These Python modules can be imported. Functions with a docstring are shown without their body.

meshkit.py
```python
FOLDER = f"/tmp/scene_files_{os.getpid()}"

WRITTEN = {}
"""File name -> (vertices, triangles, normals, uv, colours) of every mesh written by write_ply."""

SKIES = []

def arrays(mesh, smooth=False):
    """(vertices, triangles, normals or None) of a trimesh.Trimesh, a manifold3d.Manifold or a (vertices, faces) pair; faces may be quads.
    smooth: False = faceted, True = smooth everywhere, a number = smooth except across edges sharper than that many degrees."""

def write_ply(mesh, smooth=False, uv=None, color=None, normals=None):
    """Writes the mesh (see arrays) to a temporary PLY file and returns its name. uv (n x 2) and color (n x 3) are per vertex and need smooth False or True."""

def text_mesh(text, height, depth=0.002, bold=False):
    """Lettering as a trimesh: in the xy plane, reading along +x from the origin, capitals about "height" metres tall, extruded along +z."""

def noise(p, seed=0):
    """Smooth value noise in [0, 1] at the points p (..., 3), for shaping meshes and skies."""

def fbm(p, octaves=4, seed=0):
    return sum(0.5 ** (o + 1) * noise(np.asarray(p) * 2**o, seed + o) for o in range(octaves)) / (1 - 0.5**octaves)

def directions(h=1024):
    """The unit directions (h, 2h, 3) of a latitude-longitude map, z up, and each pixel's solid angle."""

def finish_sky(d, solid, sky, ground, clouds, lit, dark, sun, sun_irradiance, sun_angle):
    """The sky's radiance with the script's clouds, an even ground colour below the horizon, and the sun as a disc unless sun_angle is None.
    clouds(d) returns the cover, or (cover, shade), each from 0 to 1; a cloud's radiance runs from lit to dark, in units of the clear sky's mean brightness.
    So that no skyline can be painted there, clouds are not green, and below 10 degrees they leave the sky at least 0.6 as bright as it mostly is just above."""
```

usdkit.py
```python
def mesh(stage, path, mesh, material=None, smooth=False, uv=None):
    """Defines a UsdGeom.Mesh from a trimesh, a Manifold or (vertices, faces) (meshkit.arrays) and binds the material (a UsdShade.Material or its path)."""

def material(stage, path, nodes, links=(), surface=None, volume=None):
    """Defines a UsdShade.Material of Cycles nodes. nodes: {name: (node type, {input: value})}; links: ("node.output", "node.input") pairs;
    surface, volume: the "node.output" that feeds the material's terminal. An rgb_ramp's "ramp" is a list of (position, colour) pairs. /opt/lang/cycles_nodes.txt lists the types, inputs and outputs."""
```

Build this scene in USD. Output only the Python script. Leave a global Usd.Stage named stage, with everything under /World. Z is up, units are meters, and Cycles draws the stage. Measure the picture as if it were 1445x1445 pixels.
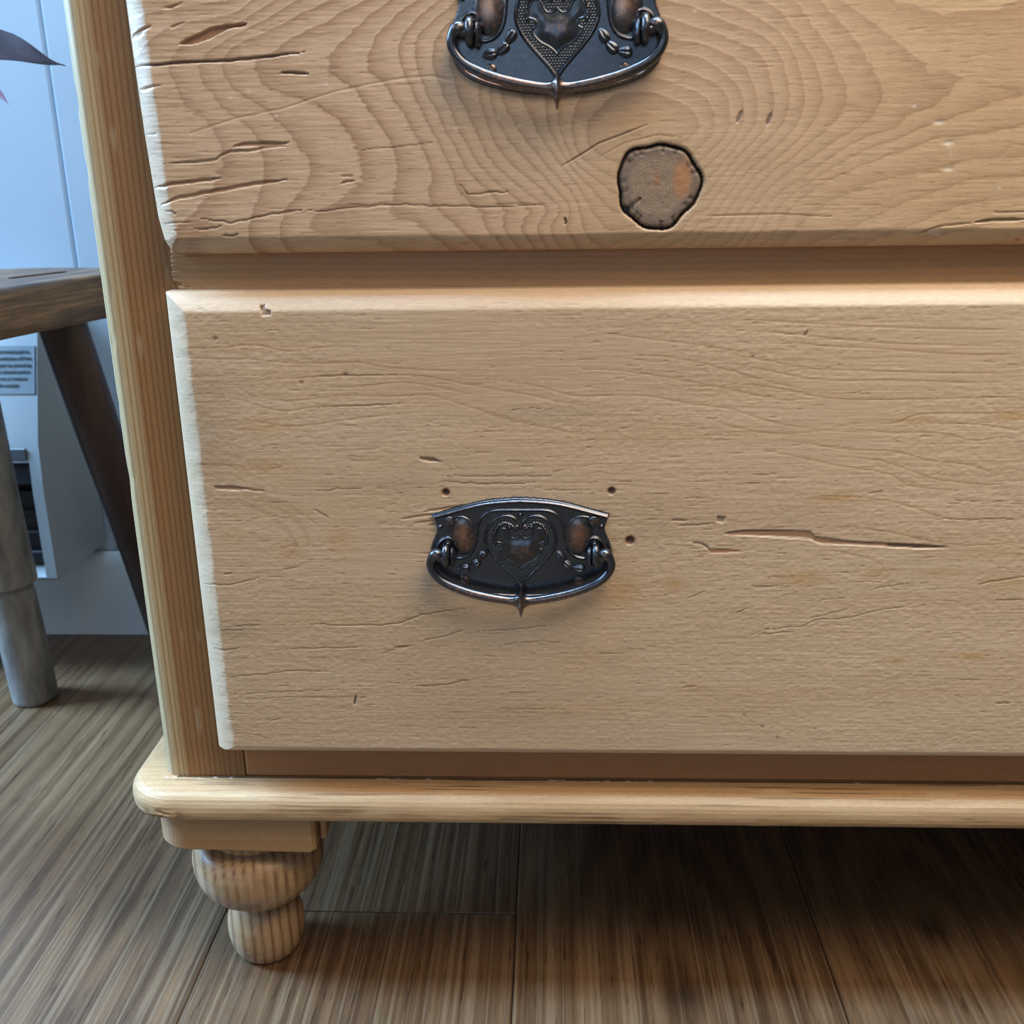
import math, random
import numpy as np, trimesh, manifold3d
from scipy.interpolate import RBFInterpolator, RectBivariateSpline, PchipInterpolator, CubicSpline
from scipy.spatial import cKDTree
from pxr import Usd, UsdGeom, UsdLux, UsdShade, Gf, Sdf, Vt
import usdkit, meshkit

random.seed(7); rng = np.random.default_rng(11)
stage = Usd.Stage.CreateInMemory()
UsdGeom.SetStageUpAxis(stage, 'Z'); UsdGeom.SetStageMetersPerUnit(stage, 1.0)
UsdGeom.Xform.Define(stage, '/World'); UsdGeom.Scope.Define(stage, '/World/Looks')

# ------------------------------------------------------------------ camera
F, C = 1445.0, 722.5
CAM = np.array([0.1918, -0.5194, 0.48])
def _axes(hv=(-36000, 770), vv=(785, 5100)):
    X = np.array([C-hv[0], C-hv[1], -F]); X /= np.linalg.norm(X)
    Z = -np.array([vv[0]-C, vv[1]-C, F]); Z -= X*(X@Z); Z /= np.linalg.norm(Z)
    return np.stack([X, np.cross(Z, X), Z], 1)
M = _axes()                                        # rows: image right, image down, forward, in world axes
cam = UsdGeom.Camera.Define(stage, '/World/camera')
mm_ = np.eye(4); mm_[0,:3], mm_[1,:3], mm_[2,:3], mm_[3,:3] = M[0], -M[1], -M[2], CAM
cam.AddTransformOp().Set(Gf.Matrix4d(*mm_.ravel().tolist()))
cam.CreateHorizontalApertureAttr(36.0); cam.CreateVerticalApertureAttr(36.0); cam.CreateFocalLengthAttr(36.0)
cam.CreateClippingRangeAttr(Gf.Vec2f(0.01, 100)); cam.CreateFStopAttr(13.0); cam.CreateFocusDistanceAttr(0.56)
cam.CreateExposureAttr(0.0)

# ------------------------------------------------------------------ lights
def rect_light(name, loc, target, w, h, power, color):
    l = UsdLux.RectLight.Define(stage, '/World/'+name)
    l.CreateWidthAttr(w); l.CreateHeightAttr(h); l.CreateIntensityAttr(power); l.CreateColorAttr(Gf.Vec3f(*color))
    z = np.array(loc, float)-np.array(target, float); z /= np.linalg.norm(z)
    x = np.cross([0,0,1.0], z); x /= np.linalg.norm(x); y = np.cross(z, x)
    m = np.eye(4); m[0,:3], m[1,:3], m[2,:3], m[3,:3] = x, y, z, loc
    l.AddTransformOp().Set(Gf.Matrix4d(*m.ravel().tolist()))
    return l
dome = UsdLux.DomeLight.Define(stage, '/World/sky_light')
dome.CreateIntensityAttr(0.035); dome.CreateColorAttr(Gf.Vec3f(0.95, 0.97, 1.0))
rect_light('window_light', (-1.55, 0.20, 1.42), (0.0, 0.1, 0.35), 0.6, 1.2, 74.0, (0.36, 0.64, 1.0))
rect_light('roof_window_light', (0.15, -0.20, 2.45), (0.15, 0.0, 0.3), 1.7, 0.36, 38.0, (0.46, 0.71, 1.0))
rect_light('side_window_light', (-1.5, -1.3, 1.5), (0.2, 0.0, 0.4), 0.6, 1.0, 4.0, (0.62, 0.81, 1.0))
rect_light('room_lamp_light', (0.62, -0.48, 1.32), (0.45, -0.05, 0.5), 0.8, 0.55, 9.6, (1.0, 0.81, 0.60))
rect_light('far_window_light', (-0.2, -3.3, 1.15), (0.2, 0.0, 0.5), 1.4, 1.2, 1.8, (0.50, 0.74, 1.0))

def ray(x, y): return M.T @ np.array([x-C, y-C, F])
def at(x, y, Y=None, Z=None):
    d = ray(x, y)
    t = (Y-CAM[1])/d[1] if Y is not None else (Z-CAM[2])/d[2]
    return CAM+d*t

# ------------------------------------------------------------------ scene helpers
used = {}
def numbered(parent, name):
    k = used.get((parent, name), -1)+1; used[(parent, name)] = k
    return f'{parent}/{name}' + (f'_{k:03d}' if k else '')
def tag(p, label=None, cat=None, group=None, kind=None):
    for k, v in (('label', label), ('category', cat), ('group', group), ('kind', kind)):
        if v: p.SetCustomDataByKey(k, v)
    return p
def thing(name, label=None, cat=None, loc=(0,0,0), kind=None):
    x = UsdGeom.Xform.Define(stage, numbered('/World', name)); x.AddTranslateOp().Set(Gf.Vec3d(*map(float, loc)))
    return tag(x.GetPrim(), label, cat, kind=kind)
def obj(name, mesh, mat, parent=None, smooth=False, tone=None, loc=None, label=None):
    path = numbered(str(parent.GetPath()) if parent else '/World', name)
    m = usdkit.mesh(stage, path, mesh, mat, smooth)
    if tone is not None:
        UsdGeom.PrimvarsAPI(m).CreatePrimvar('tone', Sdf.ValueTypeNames.Color3fArray, 'vertex').Set(Vt.Vec3fArray.FromNumpy(np.ascontiguousarray(tone, np.float32)))
    if loc is not None: m.AddTranslateOp().Set(Gf.Vec3d(*map(float, loc)))
    return tag(m.GetPrim(), label)
def grid(P):
    """(rows, cols, 3) points -> vertices, triangles (facing the side where rows x cols turns counterclockwise)."""
    r, c = P.shape[:2]; i = np.arange(r*c).reshape(r, c)
    a, b, d, e = i[:-1,:-1].ravel(), i[:-1,1:].ravel(), i[1:,:-1].ravel(), i[1:,1:].ravel()
    return P.reshape(-1, 3), np.vstack([np.stack([a, b, e], 1), np.stack([a, e, d], 1)])
def box(x0, x1, y0, y1, z0, z1, r=0.0015):
    r = min(r, (x1-x0)/2.5, (y1-y0)/2.5, (z1-z0)/2.5)
    pts = []
    for x in (x0, x1):
        for y in (y0, y1):
            for z in (z0, z1):
                sx, sy, sz = (1 if x == x0 else -1), (1 if y == y0 else -1), (1 if z == z0 else -1)
                pts += [(x+sx*r, y+sy*r, z), (x+sx*r, y, z+sz*r), (x, y+sy*r, z+sz*r)]
    return trimesh.Trimesh(*_hull(pts), process=False)
def _hull(pts):
    m = manifold3d.Manifold.hull_points(np.asarray(pts, float)).to_mesh()
    return m.vert_properties[:, :3], m.tri_verts
def lathe(profile, n=64):
    p = np.asarray(profile, float); a = np.linspace(0, 2*np.pi, n, endpoint=False)
    V = np.stack([p[:,0][:,None]*np.cos(a), p[:,0][:,None]*np.sin(a), np.repeat(p[:,1][:,None], n, 1)], -1)
    k, f = len(p), []
    for j in range(k-1):
        for i in range(n):
            q = (i+1) % n; f += [(j*n+i, (j+1)*n+q, j*n+q), (j*n+i, (j+1)*n+i, (j+1)*n+q)]
    V = V.reshape(-1, 3); c0, c1 = len(V), len(V)+1
    V = np.vstack([V, [[0, 0, p[0,1]], [0, 0, p[-1,1]]]])
    for i in range(n):
        q = (i+1) % n; f += [(c0, i, q), (c1, (k-1)*n+q, (k-1)*n+i)]
    m = trimesh.Trimesh(V, f, process=False)
    if m.volume < 0: m.invert()
    return m
def sweep(path, radii, n=16, radii2=None, up=(0, 1, 0)):
    """Tube along path; radii along the side axis, radii2 along the up-like axis."""
    P = np.asarray(path, float); r1 = np.broadcast_to(radii, len(P)); r2 = r1 if radii2 is None else np.broadcast_to(radii2, len(P))
    T = np.gradient(P, axis=0); T /= np.linalg.norm(T, axis=1, keepdims=True)
    U = np.asarray(up, float)-T*(T@np.asarray(up, float))[:,None]; U /= np.maximum(np.linalg.norm(U, axis=1, keepdims=True), 1e-9)
    S = np.cross(T, U); a = np.linspace(0, 2*np.pi, n, endpoint=False)
    V = P[:,None]+S[:,None]*(np.cos(a)[None,:,None]*r1[:,None,None])+U[:,None]*(np.sin(a)[None,:,None]*r2[:,None,None])
    k, f = len(P), []
    for j in range(k-1):
        for i in range(n):
            q = (i+1) % n; f += [(j*n+i, j*n+q, (j+1)*n+q), (j*n+i, (j+1)*n+q, (j+1)*n+i)]
    V = np.vstack([V.reshape(-1, 3), P[:1], P[-1:]]); c0, c1 = len(V)-2, len(V)-1
    for i in range(n):
        q = (i+1) % n; f += [(c0, q, i), (c1, (k-1)*n+i, (k-1)*n+q)]
    m = trimesh.Trimesh(V, f, process=False)
    if m.volume < 0: m.invert()
    return m
def ellipsoid(c, r, sub=3, rot=None):
    m = trimesh.creation.icosphere(subdivisions=sub); m.apply_scale(r)
    if rot is not None: m.apply_transform(rot)
    m.apply_translation(c); return m
def seg_dist(px, pz, poly, closed=False):
    """Distance of points to a polyline, and the position (0..1) along it."""
    poly = np.asarray(poly, float)
    if closed: poly = np.vstack([poly, poly[:1]])
    best = np.full(px.shape, 1e9); where = np.zeros(px.shape)
    L = np.concatenate([[0], np.cumsum(np.linalg.norm(np.diff(poly, axis=0), axis=1))]); L /= max(L[-1], 1e-12)
    for k in range(len(poly)-1):
        a, d = poly[k], poly[k+1]-poly[k]; l2 = max(d@d, 1e-18)
        t = np.clip(((px-a[0])*d[0]+(pz-a[1])*d[1])/l2, 0, 1)
        q = np.hypot(px-a[0]-t*d[0], pz-a[1]-t*d[1]); m = q < best
        best[m] = q[m]; where[m] = (L[k]+t*(L[k+1]-L[k]))[m]
    return best, where
def inside(px, pz, poly):
    poly = np.asarray(poly, float); c = np.zeros(px.shape, bool); n = len(poly)
    for i in range(n):
        (x0, y0), (x1, y1) = poly[i], poly[(i+1) % n]
        if y0 != y1:
            c ^= ((y0 > pz) != (y1 > pz)) & (px < (x1-x0)*(pz-y0)/(y1-y0)+x0)
    return c
def smooth_curve(pts, n=120, closed=False):
    p = np.asarray(pts, float)
    if closed: p = np.vstack([p, p[:1]])
    s = np.concatenate([[0], np.cumsum(np.sqrt(np.linalg.norm(np.diff(p, axis=0), axis=1)))])
    cs = CubicSpline(s, p, bc_type='periodic' if closed else 'natural')
    q = cs(np.linspace(0, s[-1], n)); return q[:-1] if closed else q
def nz(x, z, sx, sz, octv=3, seed=0):
    x, z = np.broadcast_arrays(np.asarray(x, float), np.asarray(z, float))
    return meshkit.fbm(np.stack([x*sx, z*sz, np.full_like(x, 0.37)], -1), octv, seed)
sm = lambda t: np.clip(t, 0, 1)**2*(3-2*np.clip(t, 0, 1))
lerp = lambda a, b, t: np.asarray(a)+(np.asarray(b)-np.asarray(a))*t[..., None]

# ------------------------------------------------------------------ materials
def L(name): return '/World/Looks/'+name
def toned(name, rough=0.42, spec=0.4, bump_scale=(500, 500, 500), bump=0.25, dist=0.0004, coat=0.0, metallic=0.0, fine=0.10):
    """Colour from the mesh's own tone attribute, with fine fibre noise and relief on top."""
    return usdkit.material(stage, L(name), {
        'a': ('attribute', {'attribute': 'tone'}), 'tc': ('texture_coordinate', {}), 'mp': ('mapping', {'scale': bump_scale}),
        'n': ('noise_texture', {'scale': 1.0, 'detail': 3.0, 'roughness': 0.6}),
        'm': ('map_range', {'from_min': 0.3, 'from_max': 0.7, 'to_min': 1-fine, 'to_max': 1+fine}),
        'mul': ('vector_math', {'math_type': 'scale'}),
        'b': ('bump', {'strength': bump, 'distance': dist}),
        'p': ('principled_bsdf', {'roughness': rough, 'specular_ior_level': spec, 'coat_weight': coat, 'coat_roughness': 0.25, 'metallic': metallic})},
        [('tc.object', 'mp.vector'), ('mp.vector', 'n.vector'), ('n.fac', 'm.value'), ('a.color', 'mul.vector1'), ('m.result', 'mul.scale'), ('mul.vector', 'p.base_color'),
         ('n.fac', 'b.height'), ('b.normal', 'p.normal')], surface='p.BSDF')
def noisy(name, c0, c1, scale=(30, 30, 30), rough=0.5, spec=0.4, bump=0.1, dist=0.001, pos=(0.3, 0.7), detail=4.0, metallic=0.0, distortion=0.0):
    return usdkit.material(stage, L(name), {
        'tc': ('texture_coordinate', {}), 'mp': ('mapping', {'scale': scale}), 'n': ('noise_texture', {'scale': 1.0, 'detail': detail, 'roughness': 0.6, 'distortion': distortion}),
        'r': ('rgb_ramp', {'ramp': [(pos[0], c0), (pos[1], c1)]}), 'b': ('bump', {'strength': bump, 'distance': dist}),
        'p': ('principled_bsdf', {'roughness': rough, 'specular_ior_level': spec, 'metallic': metallic})},
        [('tc.object', 'mp.vector'), ('mp.vector', 'n.vector'), ('n.fac', 'r.fac'), ('r.color', 'p.base_color'), ('n.fac', 'b.height'), ('b.normal', 'p.normal')], surface='p.BSDF')
PINE = toned('waxed_pine', 0.40, 0.45, (260, 800, 2600), 0.22, 0.0003)
PLINTH = toned('plinth_pine', 0.52, 0.3, (260, 800, 2600), 0.22, 0.0003)
PINE_V = toned('waxed_pine_upright', 0.38, 0.45, (2600, 800, 160), 0.2, 0.0003)
TURNED = toned('turned_pine', 0.42, 0.45, (900, 900, 120), 0.2, 0.0003)
OAK = toned('oak_plank', 0.36, 0.5, (2200, 60, 800), 0.3, 0.0005, fine=0.16)
BRONZE = usdkit.material(stage, L('worn_bronze'), {
    'a': ('attribute', {'attribute': 'tone'}), 'tc': ('texture_coordinate', {}), 'n': ('noise_texture', {'scale': 420.0, 'detail': 4.0, 'roughness': 0.65}),
    's': ('separate_color', {}), 'ad': ('math', {'math_type': 'multiply_add', 'value2': 1.2, 'value3': -0.75}), 'ad2': ('math', {'math_type': 'add', 'use_clamp': True}),
    'mx': ('mix', {'color1': (0.075, 0.082, 0.098), 'color2': (0.50, 0.24, 0.13)}),
    'rr': ('map_range', {'from_min': 0.2, 'from_max': 0.8, 'to_min': 0.20, 'to_max': 0.36}),
    'b': ('bump', {'strength': 0.15, 'distance': 0.0002}),
    'p': ('principled_bsdf', {'metallic': 0.9, 'specular_ior_level': 0.8, 'coat_weight': 0.35, 'coat_roughness': 0.2})},
    [('a.color', 's.color'), ('tc.object', 'n.vector'), ('n.fac', 'ad.value1'), ('ad.value', 'ad2.value1'), ('s.r', 'ad2.value2'), ('ad2.value', 'mx.fac'), ('mx.color', 'p.base_color'),
     ('n.fac', 'rr.value'), ('rr.result', 'p.roughness'), ('n.fac', 'b.height'), ('b.normal', 'p.normal')], surface='p.BSDF')
WHITE = noisy('white_gloss_paint', (0.30, 0.355, 0.415), (0.32, 0.375, 0.435), (6, 6, 6), 0.35, 0.5, 0.02)
SKIRT = noisy('white_skirting_paint', (0.52, 0.60, 0.68), (0.60, 0.67, 0.73), (14, 14, 14), 0.4, 0.5, 0.05)
GAP = noisy('dark_gap', (0.02, 0.02, 0.02), (0.03, 0.03, 0.03))
HEAT = noisy('cream_enamel', (0.31, 0.33, 0.34), (0.33, 0.35, 0.36), (20, 20, 20), 0.35, 0.5, 0.02)
BLACK = noisy('black_plastic', (0.008, 0.009, 0.012), (0.015, 0.016, 0.02), (60, 60, 60), 0.45)
LABEL = noisy('grey_label', (0.16, 0.19, 0.21), (0.18, 0.21, 0.23), (40, 40, 40), 0.5)
INK = noisy('label_ink', (0.02, 0.02, 0.02), (0.025, 0.025, 0.025))
STOOL = usdkit.material(stage, L('stool_seat_wood'), {
    'tc': ('texture_coordinate', {}), 'rot': ('mapping', {'rotation': (0, 0, -1.34)}), 'mp': ('mapping', {'scale': (9, 120, 190)}),
    'n': ('noise_texture', {'scale': 1.0, 'detail': 5.0, 'roughness': 0.65, 'distortion': 0.3}), 'n2': ('noise_texture', {'scale': 38.0, 'detail': 3.0}),
    'ad': ('math', {'math_type': 'multiply_add', 'value2': 0.25}),
    'r': ('rgb_ramp', {'ramp': [(0.44, (0.030, 0.016, 0.009)), (0.60, (0.075, 0.040, 0.021)), (0.78, (0.17, 0.095, 0.045))]}), 'b': ('bump', {'strength': 0.25, 'distance': 0.001}),
    'p': ('principled_bsdf', {'roughness': 0.5, 'specular_ior_level': 0.4})},
    [('tc.object', 'rot.vector'), ('rot.vector', 'mp.vector'), ('mp.vector', 'n.vector'), ('tc.object', 'n2.vector'), ('n2.fac', 'ad.value1'), ('n.fac', 'ad.value3'), ('ad.value', 'r.fac'), ('r.color', 'p.base_color'), ('n.fac', 'b.height'), ('b.normal', 'p.normal')], surface='p.BSDF')
LEGD = noisy('dark_leg_wood', (0.018, 0.009, 0.008), (0.055, 0.029, 0.024), (60, 60, 9), 0.45, 0.3, 0.15, 0.001)
LEGG = noisy('weathered_leg_wood', (0.10, 0.09, 0.08), (0.27, 0.25, 0.23), (70, 70, 22), 0.65, 0.3, 0.3, 0.001)
LEAF = usdkit.material(stage, L('purple_leaf'), {
    'tc': ('texture_coordinate', {}), 'n': ('noise_texture', {'scale': 60.0, 'detail': 3.0}), 'r': ('rgb_ramp', {'ramp': [(0.3, (0.014, 0.006, 0.010)), (0.7, (0.034, 0.014, 0.022))]}),
    'p': ('principled_bsdf', {'roughness': 0.65, 'specular_ior_level': 0.2}), 't': ('translucent_bsdf', {'color': (0.12, 0.03, 0.08)}), 'm': ('mix_closure', {'fac': 0.12})},
    [('tc.object', 'n.vector'), ('n.fac', 'r.fac'), ('r.color', 'p.base_color'), ('p.BSDF', 'm.closure1'), ('t.BSDF', 'm.closure2')], surface='m.closure')
PETAL = noisy('lilac_leaf', (0.16, 0.09, 0.20), (0.36, 0.27, 0.42), (90, 90, 90), 0.4)
POT = noisy('terracotta_pot', (0.28, 0.12, 0.07), (0.36, 0.17, 0.10), (40, 40, 40), 0.8)
SOIL = noisy('potting_soil', (0.02, 0.014, 0.01), (0.05, 0.035, 0.025), (200, 200, 200), 0.95, bump=0.6)

# ================================================================== the setting
floor = thing('floor', kind='structure')
SEAMS = [x for x in (-1.633+0.2*k for k in range(19)) if abs(x+0.233) > 0.01]
def plank_tone(X, Yv, seed, figures):
    """Oak plank: straight grain along y with traced figures (centre x, y, half width, half length, number of rings)."""
    w = X+0.007*(nz(X, Yv, 6, 1.6, 2, seed)-0.5)
    ph = w*190+2.5*nz(X, Yv, 25, 1.2, 2, seed+3)
    for (cx, cy, hw, hl, n) in figures:
        q = ((Yv-cy)/hl)**2; ph = n*np.sqrt(((w-cx)/hw)**2+q/(1+0.25*q)+0.01)+1.6*nz(X, Yv, 30, 5, 2, seed+9)
    s = 0.5+0.5*np.sin(ph*2*np.pi*0.5+nz(X, Yv, 260, 3, 2, seed+5)*1.2)
    fib = nz(X, Yv, 480, 7, 3, seed+7); por = nz(X, Yv, 650, 55, 2, seed+8); big = nz(X, Yv, 14, 2.5, 2, seed+1)
    c = lerp((0.125, 0.074, 0.042), (0.33, 0.222, 0.140), np.clip((0.42 if figures else 0.30)*s+1.4*(fib-0.5)+0.9*(big-0.5)+0.20, 0, 1))
    c = c*(1-0.5*sm((0.36-por)/0.1))[..., None]
    lime = sm((nz(X, Yv, 520, 5, 2, seed+15)-0.56)/0.1)*0.42
    c = lerp(c, (0.42, 0.34, 0.26), lime)*np.array([0.52, 0.435, 0.335])
    for (cx, cy, hw, hl, n) in figures:
        d = np.hypot((X-cx)/0.010, (Yv-cy)/0.012); c = c*(1-(0.55 if hw > 0.05 else 0.25)*np.exp(-d*d))[..., None]
    return c
def plank(x0, x1, y0, y1, seed, figures=(), fine=True):
    g = 0.00015; xs = np.unique(np.concatenate([[x0+g, x0+g+0.0012], np.linspace(x0+g+0.0012, x1-g-0.0012, int((x1-x0)/0.00048) if fine else 40), [x1-g]]))
    nv = max(8, int((y1-y0)/(0.004 if fine else 0.03)))
    ys = np.unique(np.concatenate([[y0+g, y0+g+0.0012], np.linspace(y0+g+0.0012, y1-g-0.0012, nv), [y1-g]]))
    X, Yv = np.meshgrid(xs, ys); Z = np.zeros_like(X)
    e = np.minimum(np.minimum(X-x0-g, x1-g-X), np.minimum(Yv-y0-g, y1-g-Yv)); Z = -0.0004*(e < 1e-6)
    T = plank_tone(X, Yv, seed, figures)
    Xp, Yp, Zp, Tp = (np.pad(a, ((1, 1), (1, 1)), 'edge') for a in (X, Yv, Z, T[..., 0]))
    Zp[0], Zp[-1], Zp[:, 0], Zp[:, -1] = -0.008, -0.008, -0.008, -0.008
    T = np.pad(T, ((1, 1), (1, 1), (0, 0)), 'edge')
    obj('plank', grid(np.stack([Xp, Yp, Zp], -1)), OAK, floor, 40 if False else True, T.reshape(-1, 3))
for k in range(len(SEAMS)-1):
    x0, x1 = SEAMS[k], SEAMS[k+1]
    near = -0.45 < x1 and x0 < 0.60
    cuts = [-2.2, -1.0 + 0.37*(k % 3), 0.505]
    if abs(x0+0.033) < 1e-6: cuts = [-2.2, -0.9, 0.0585, 0.505]
    fig = []
    if abs(x0-0.167) < 1e-6:
        a, b = at(965, 1405, Z=0), at(1315, 1310, Z=0)
        fig = [(a[0], a[1], 0.060, 0.16, 5.5)]
    if abs(x0-0.367) < 1e-6:
        b = at(1315, 1310, Z=0); fig = [(b[0], b[1], 0.060, 0.14, 5.0)]
    if abs(x0+0.433) < 1e-6:
        b = at(190, 1290, Z=0); fig = [(b[0]-0.01, b[1]+0.01, 0.030, 0.16, 3.5)]
    for j in range(len(cuts)-1):
        vis = near and cuts[j+1] > -0.1
        plank(x0, x1, cuts[j], cuts[j+1], 20+k*3+j, fig if vis else [], vis)
obj('underlay', box(-1.62, 2.15, -2.19, 0.50, -0.02, -0.006), GAP, floor)

wall = thing('wall_back', kind='structure')
obj('wall_panel', box(-1.7, -0.2812, 0.511, 0.56, -0.01, 2.4, 0.004), WHITE, wall)
obj('wall_panel', box(-0.2796, 2.2, 0.509, 0.56, -0.01, 2.4, 0.001), WHITE, wall)
obj('backing', box(-1.6, 2.1, 0.53, 0.57, 0.0, 2.39), GAP, wall)
def skirting(x0, x1):
    prof = [(0.509, 0.0005), (0.500, 0.0005), (0.500, 0.080), (0.5015, 0.090), (0.5045, 0.0945), (0.509, 0.096)]
    xs = np.array([x0, x1])
    P = np.array([[(x, y, z) for x in xs] for (y, z) in prof]); v, f = grid(P)
    m = trimesh.Trimesh(v, f, process=False)
    caps = [[i*2+s for i in range(6)] for s in (0, 1)]
    ff = list(map(tuple, f)) + [(caps[0][0], caps[0][i+1], caps[0][i]) for i in range(1, 5)] + [(caps[1][0], caps[1][i], caps[1][i+1]) for i in range(1, 5)]
    return trimesh.Trimesh(v, [t[::-1] for t in ff], process=False)
sk = obj('baseboard_back', skirting(-1.7, 2.2), SKIRT, None, 30); tag(sk, kind='structure')

# ================================================================== chest of drawers
W = 0.86                                            # width between the outer drawer edges
chest = thing('chest_of_drawers', 'old waxed pine chest of drawers with dark bronze bail handles on a turned foot', 'chest of drawers')
PR = 0.018                                          # how far the drawer fronts stand proud
SAP, AMB, BRN = (0.48, 0.35, 0.19), (0.305, 0.155, 0.060), (0.34, 0.185, 0.085)

def upright_tone(U, Zv, seed=0):
    """Straight upright pine grain: U across (m from the outer edge), fine dark lines."""
    w = U+0.0012*(nz(U, Zv, 60, 5, 2, seed)-0.5)+0.0025*(nz(U*0+seed, Zv, 1, 2.5, 2, seed+2)-0.5)
    ph = w/0.0031+0.8*nz(w, Zv, 220, 0.4, 2, seed+4)
    fr = ph-np.floor(ph); line = np.exp(-((fr-0.75)/0.13)**2)*0.9+0.25*fr
    base = lerp(SAP, AMB, sm((U-0.011)/0.006)); base = lerp(base, (0.27, 0.132, 0.050), sm((U-0.02)/0.01)*0.8)
    c = base*(1-0.42*line[..., None]*np.array([0.8, 1.0, 1.15]))
    c = c*(0.93+0.14*nz(U, Zv, 1400, 14, 3, seed+5))[..., None]
    wear = sm((nz(U, Zv, 160, 60, 2, seed+6)-0.68)/0.05)*0.22
    return lerp(c, (0.6, 0.47, 0.32), wear)
def stile(x_out, x_in, z0, z1, side, name='stile'):
    R = 0.009; a = np.linspace(0, np.pi/2, 26)
    cs = [(0.0, 0.022)]+[(R-R*np.cos(t), R-R*np.sin(t)) for t in a]+[(u, 0.0) for u in np.linspace(R, abs(x_in-x_out), 110)[1:]]+[(abs(x_in-x_out), 0.02)]
    cs = np.array(cs); zs = np.linspace(z0, z1, 160 if z1-z0 < 0.9 else 200)
    U, Zv = np.meshgrid(cs[:,0], zs); Yv = np.meshgrid(cs[:,1], zs)[0]
    dent = 0.0006*sm((nz(U, Zv, 120, 60, 2, 31)-0.62)/0.1)*(U < 0.008)
    X = x_out+side*(U+dent)
    T = upright_tone(np.meshgrid(np.concatenate([[0], np.linspace(0.0, R*1.0, 26), cs[27:,0]]), zs)[0], Zv, 3)
    P = np.stack([X, Yv, Zv], -1)
    if side < 0: P, T = P[:, ::-1], T[:, ::-1]
    return obj(name, grid(P), PINE_V, chest, True, T.reshape(-1, 3))
ZB, ZT = 0.1444, 0.90
stile(-0.0385, 0.0105, ZB, ZT, 1)
stile(W+0.0385, W-0.0105, ZB, ZT, -1)

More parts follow.
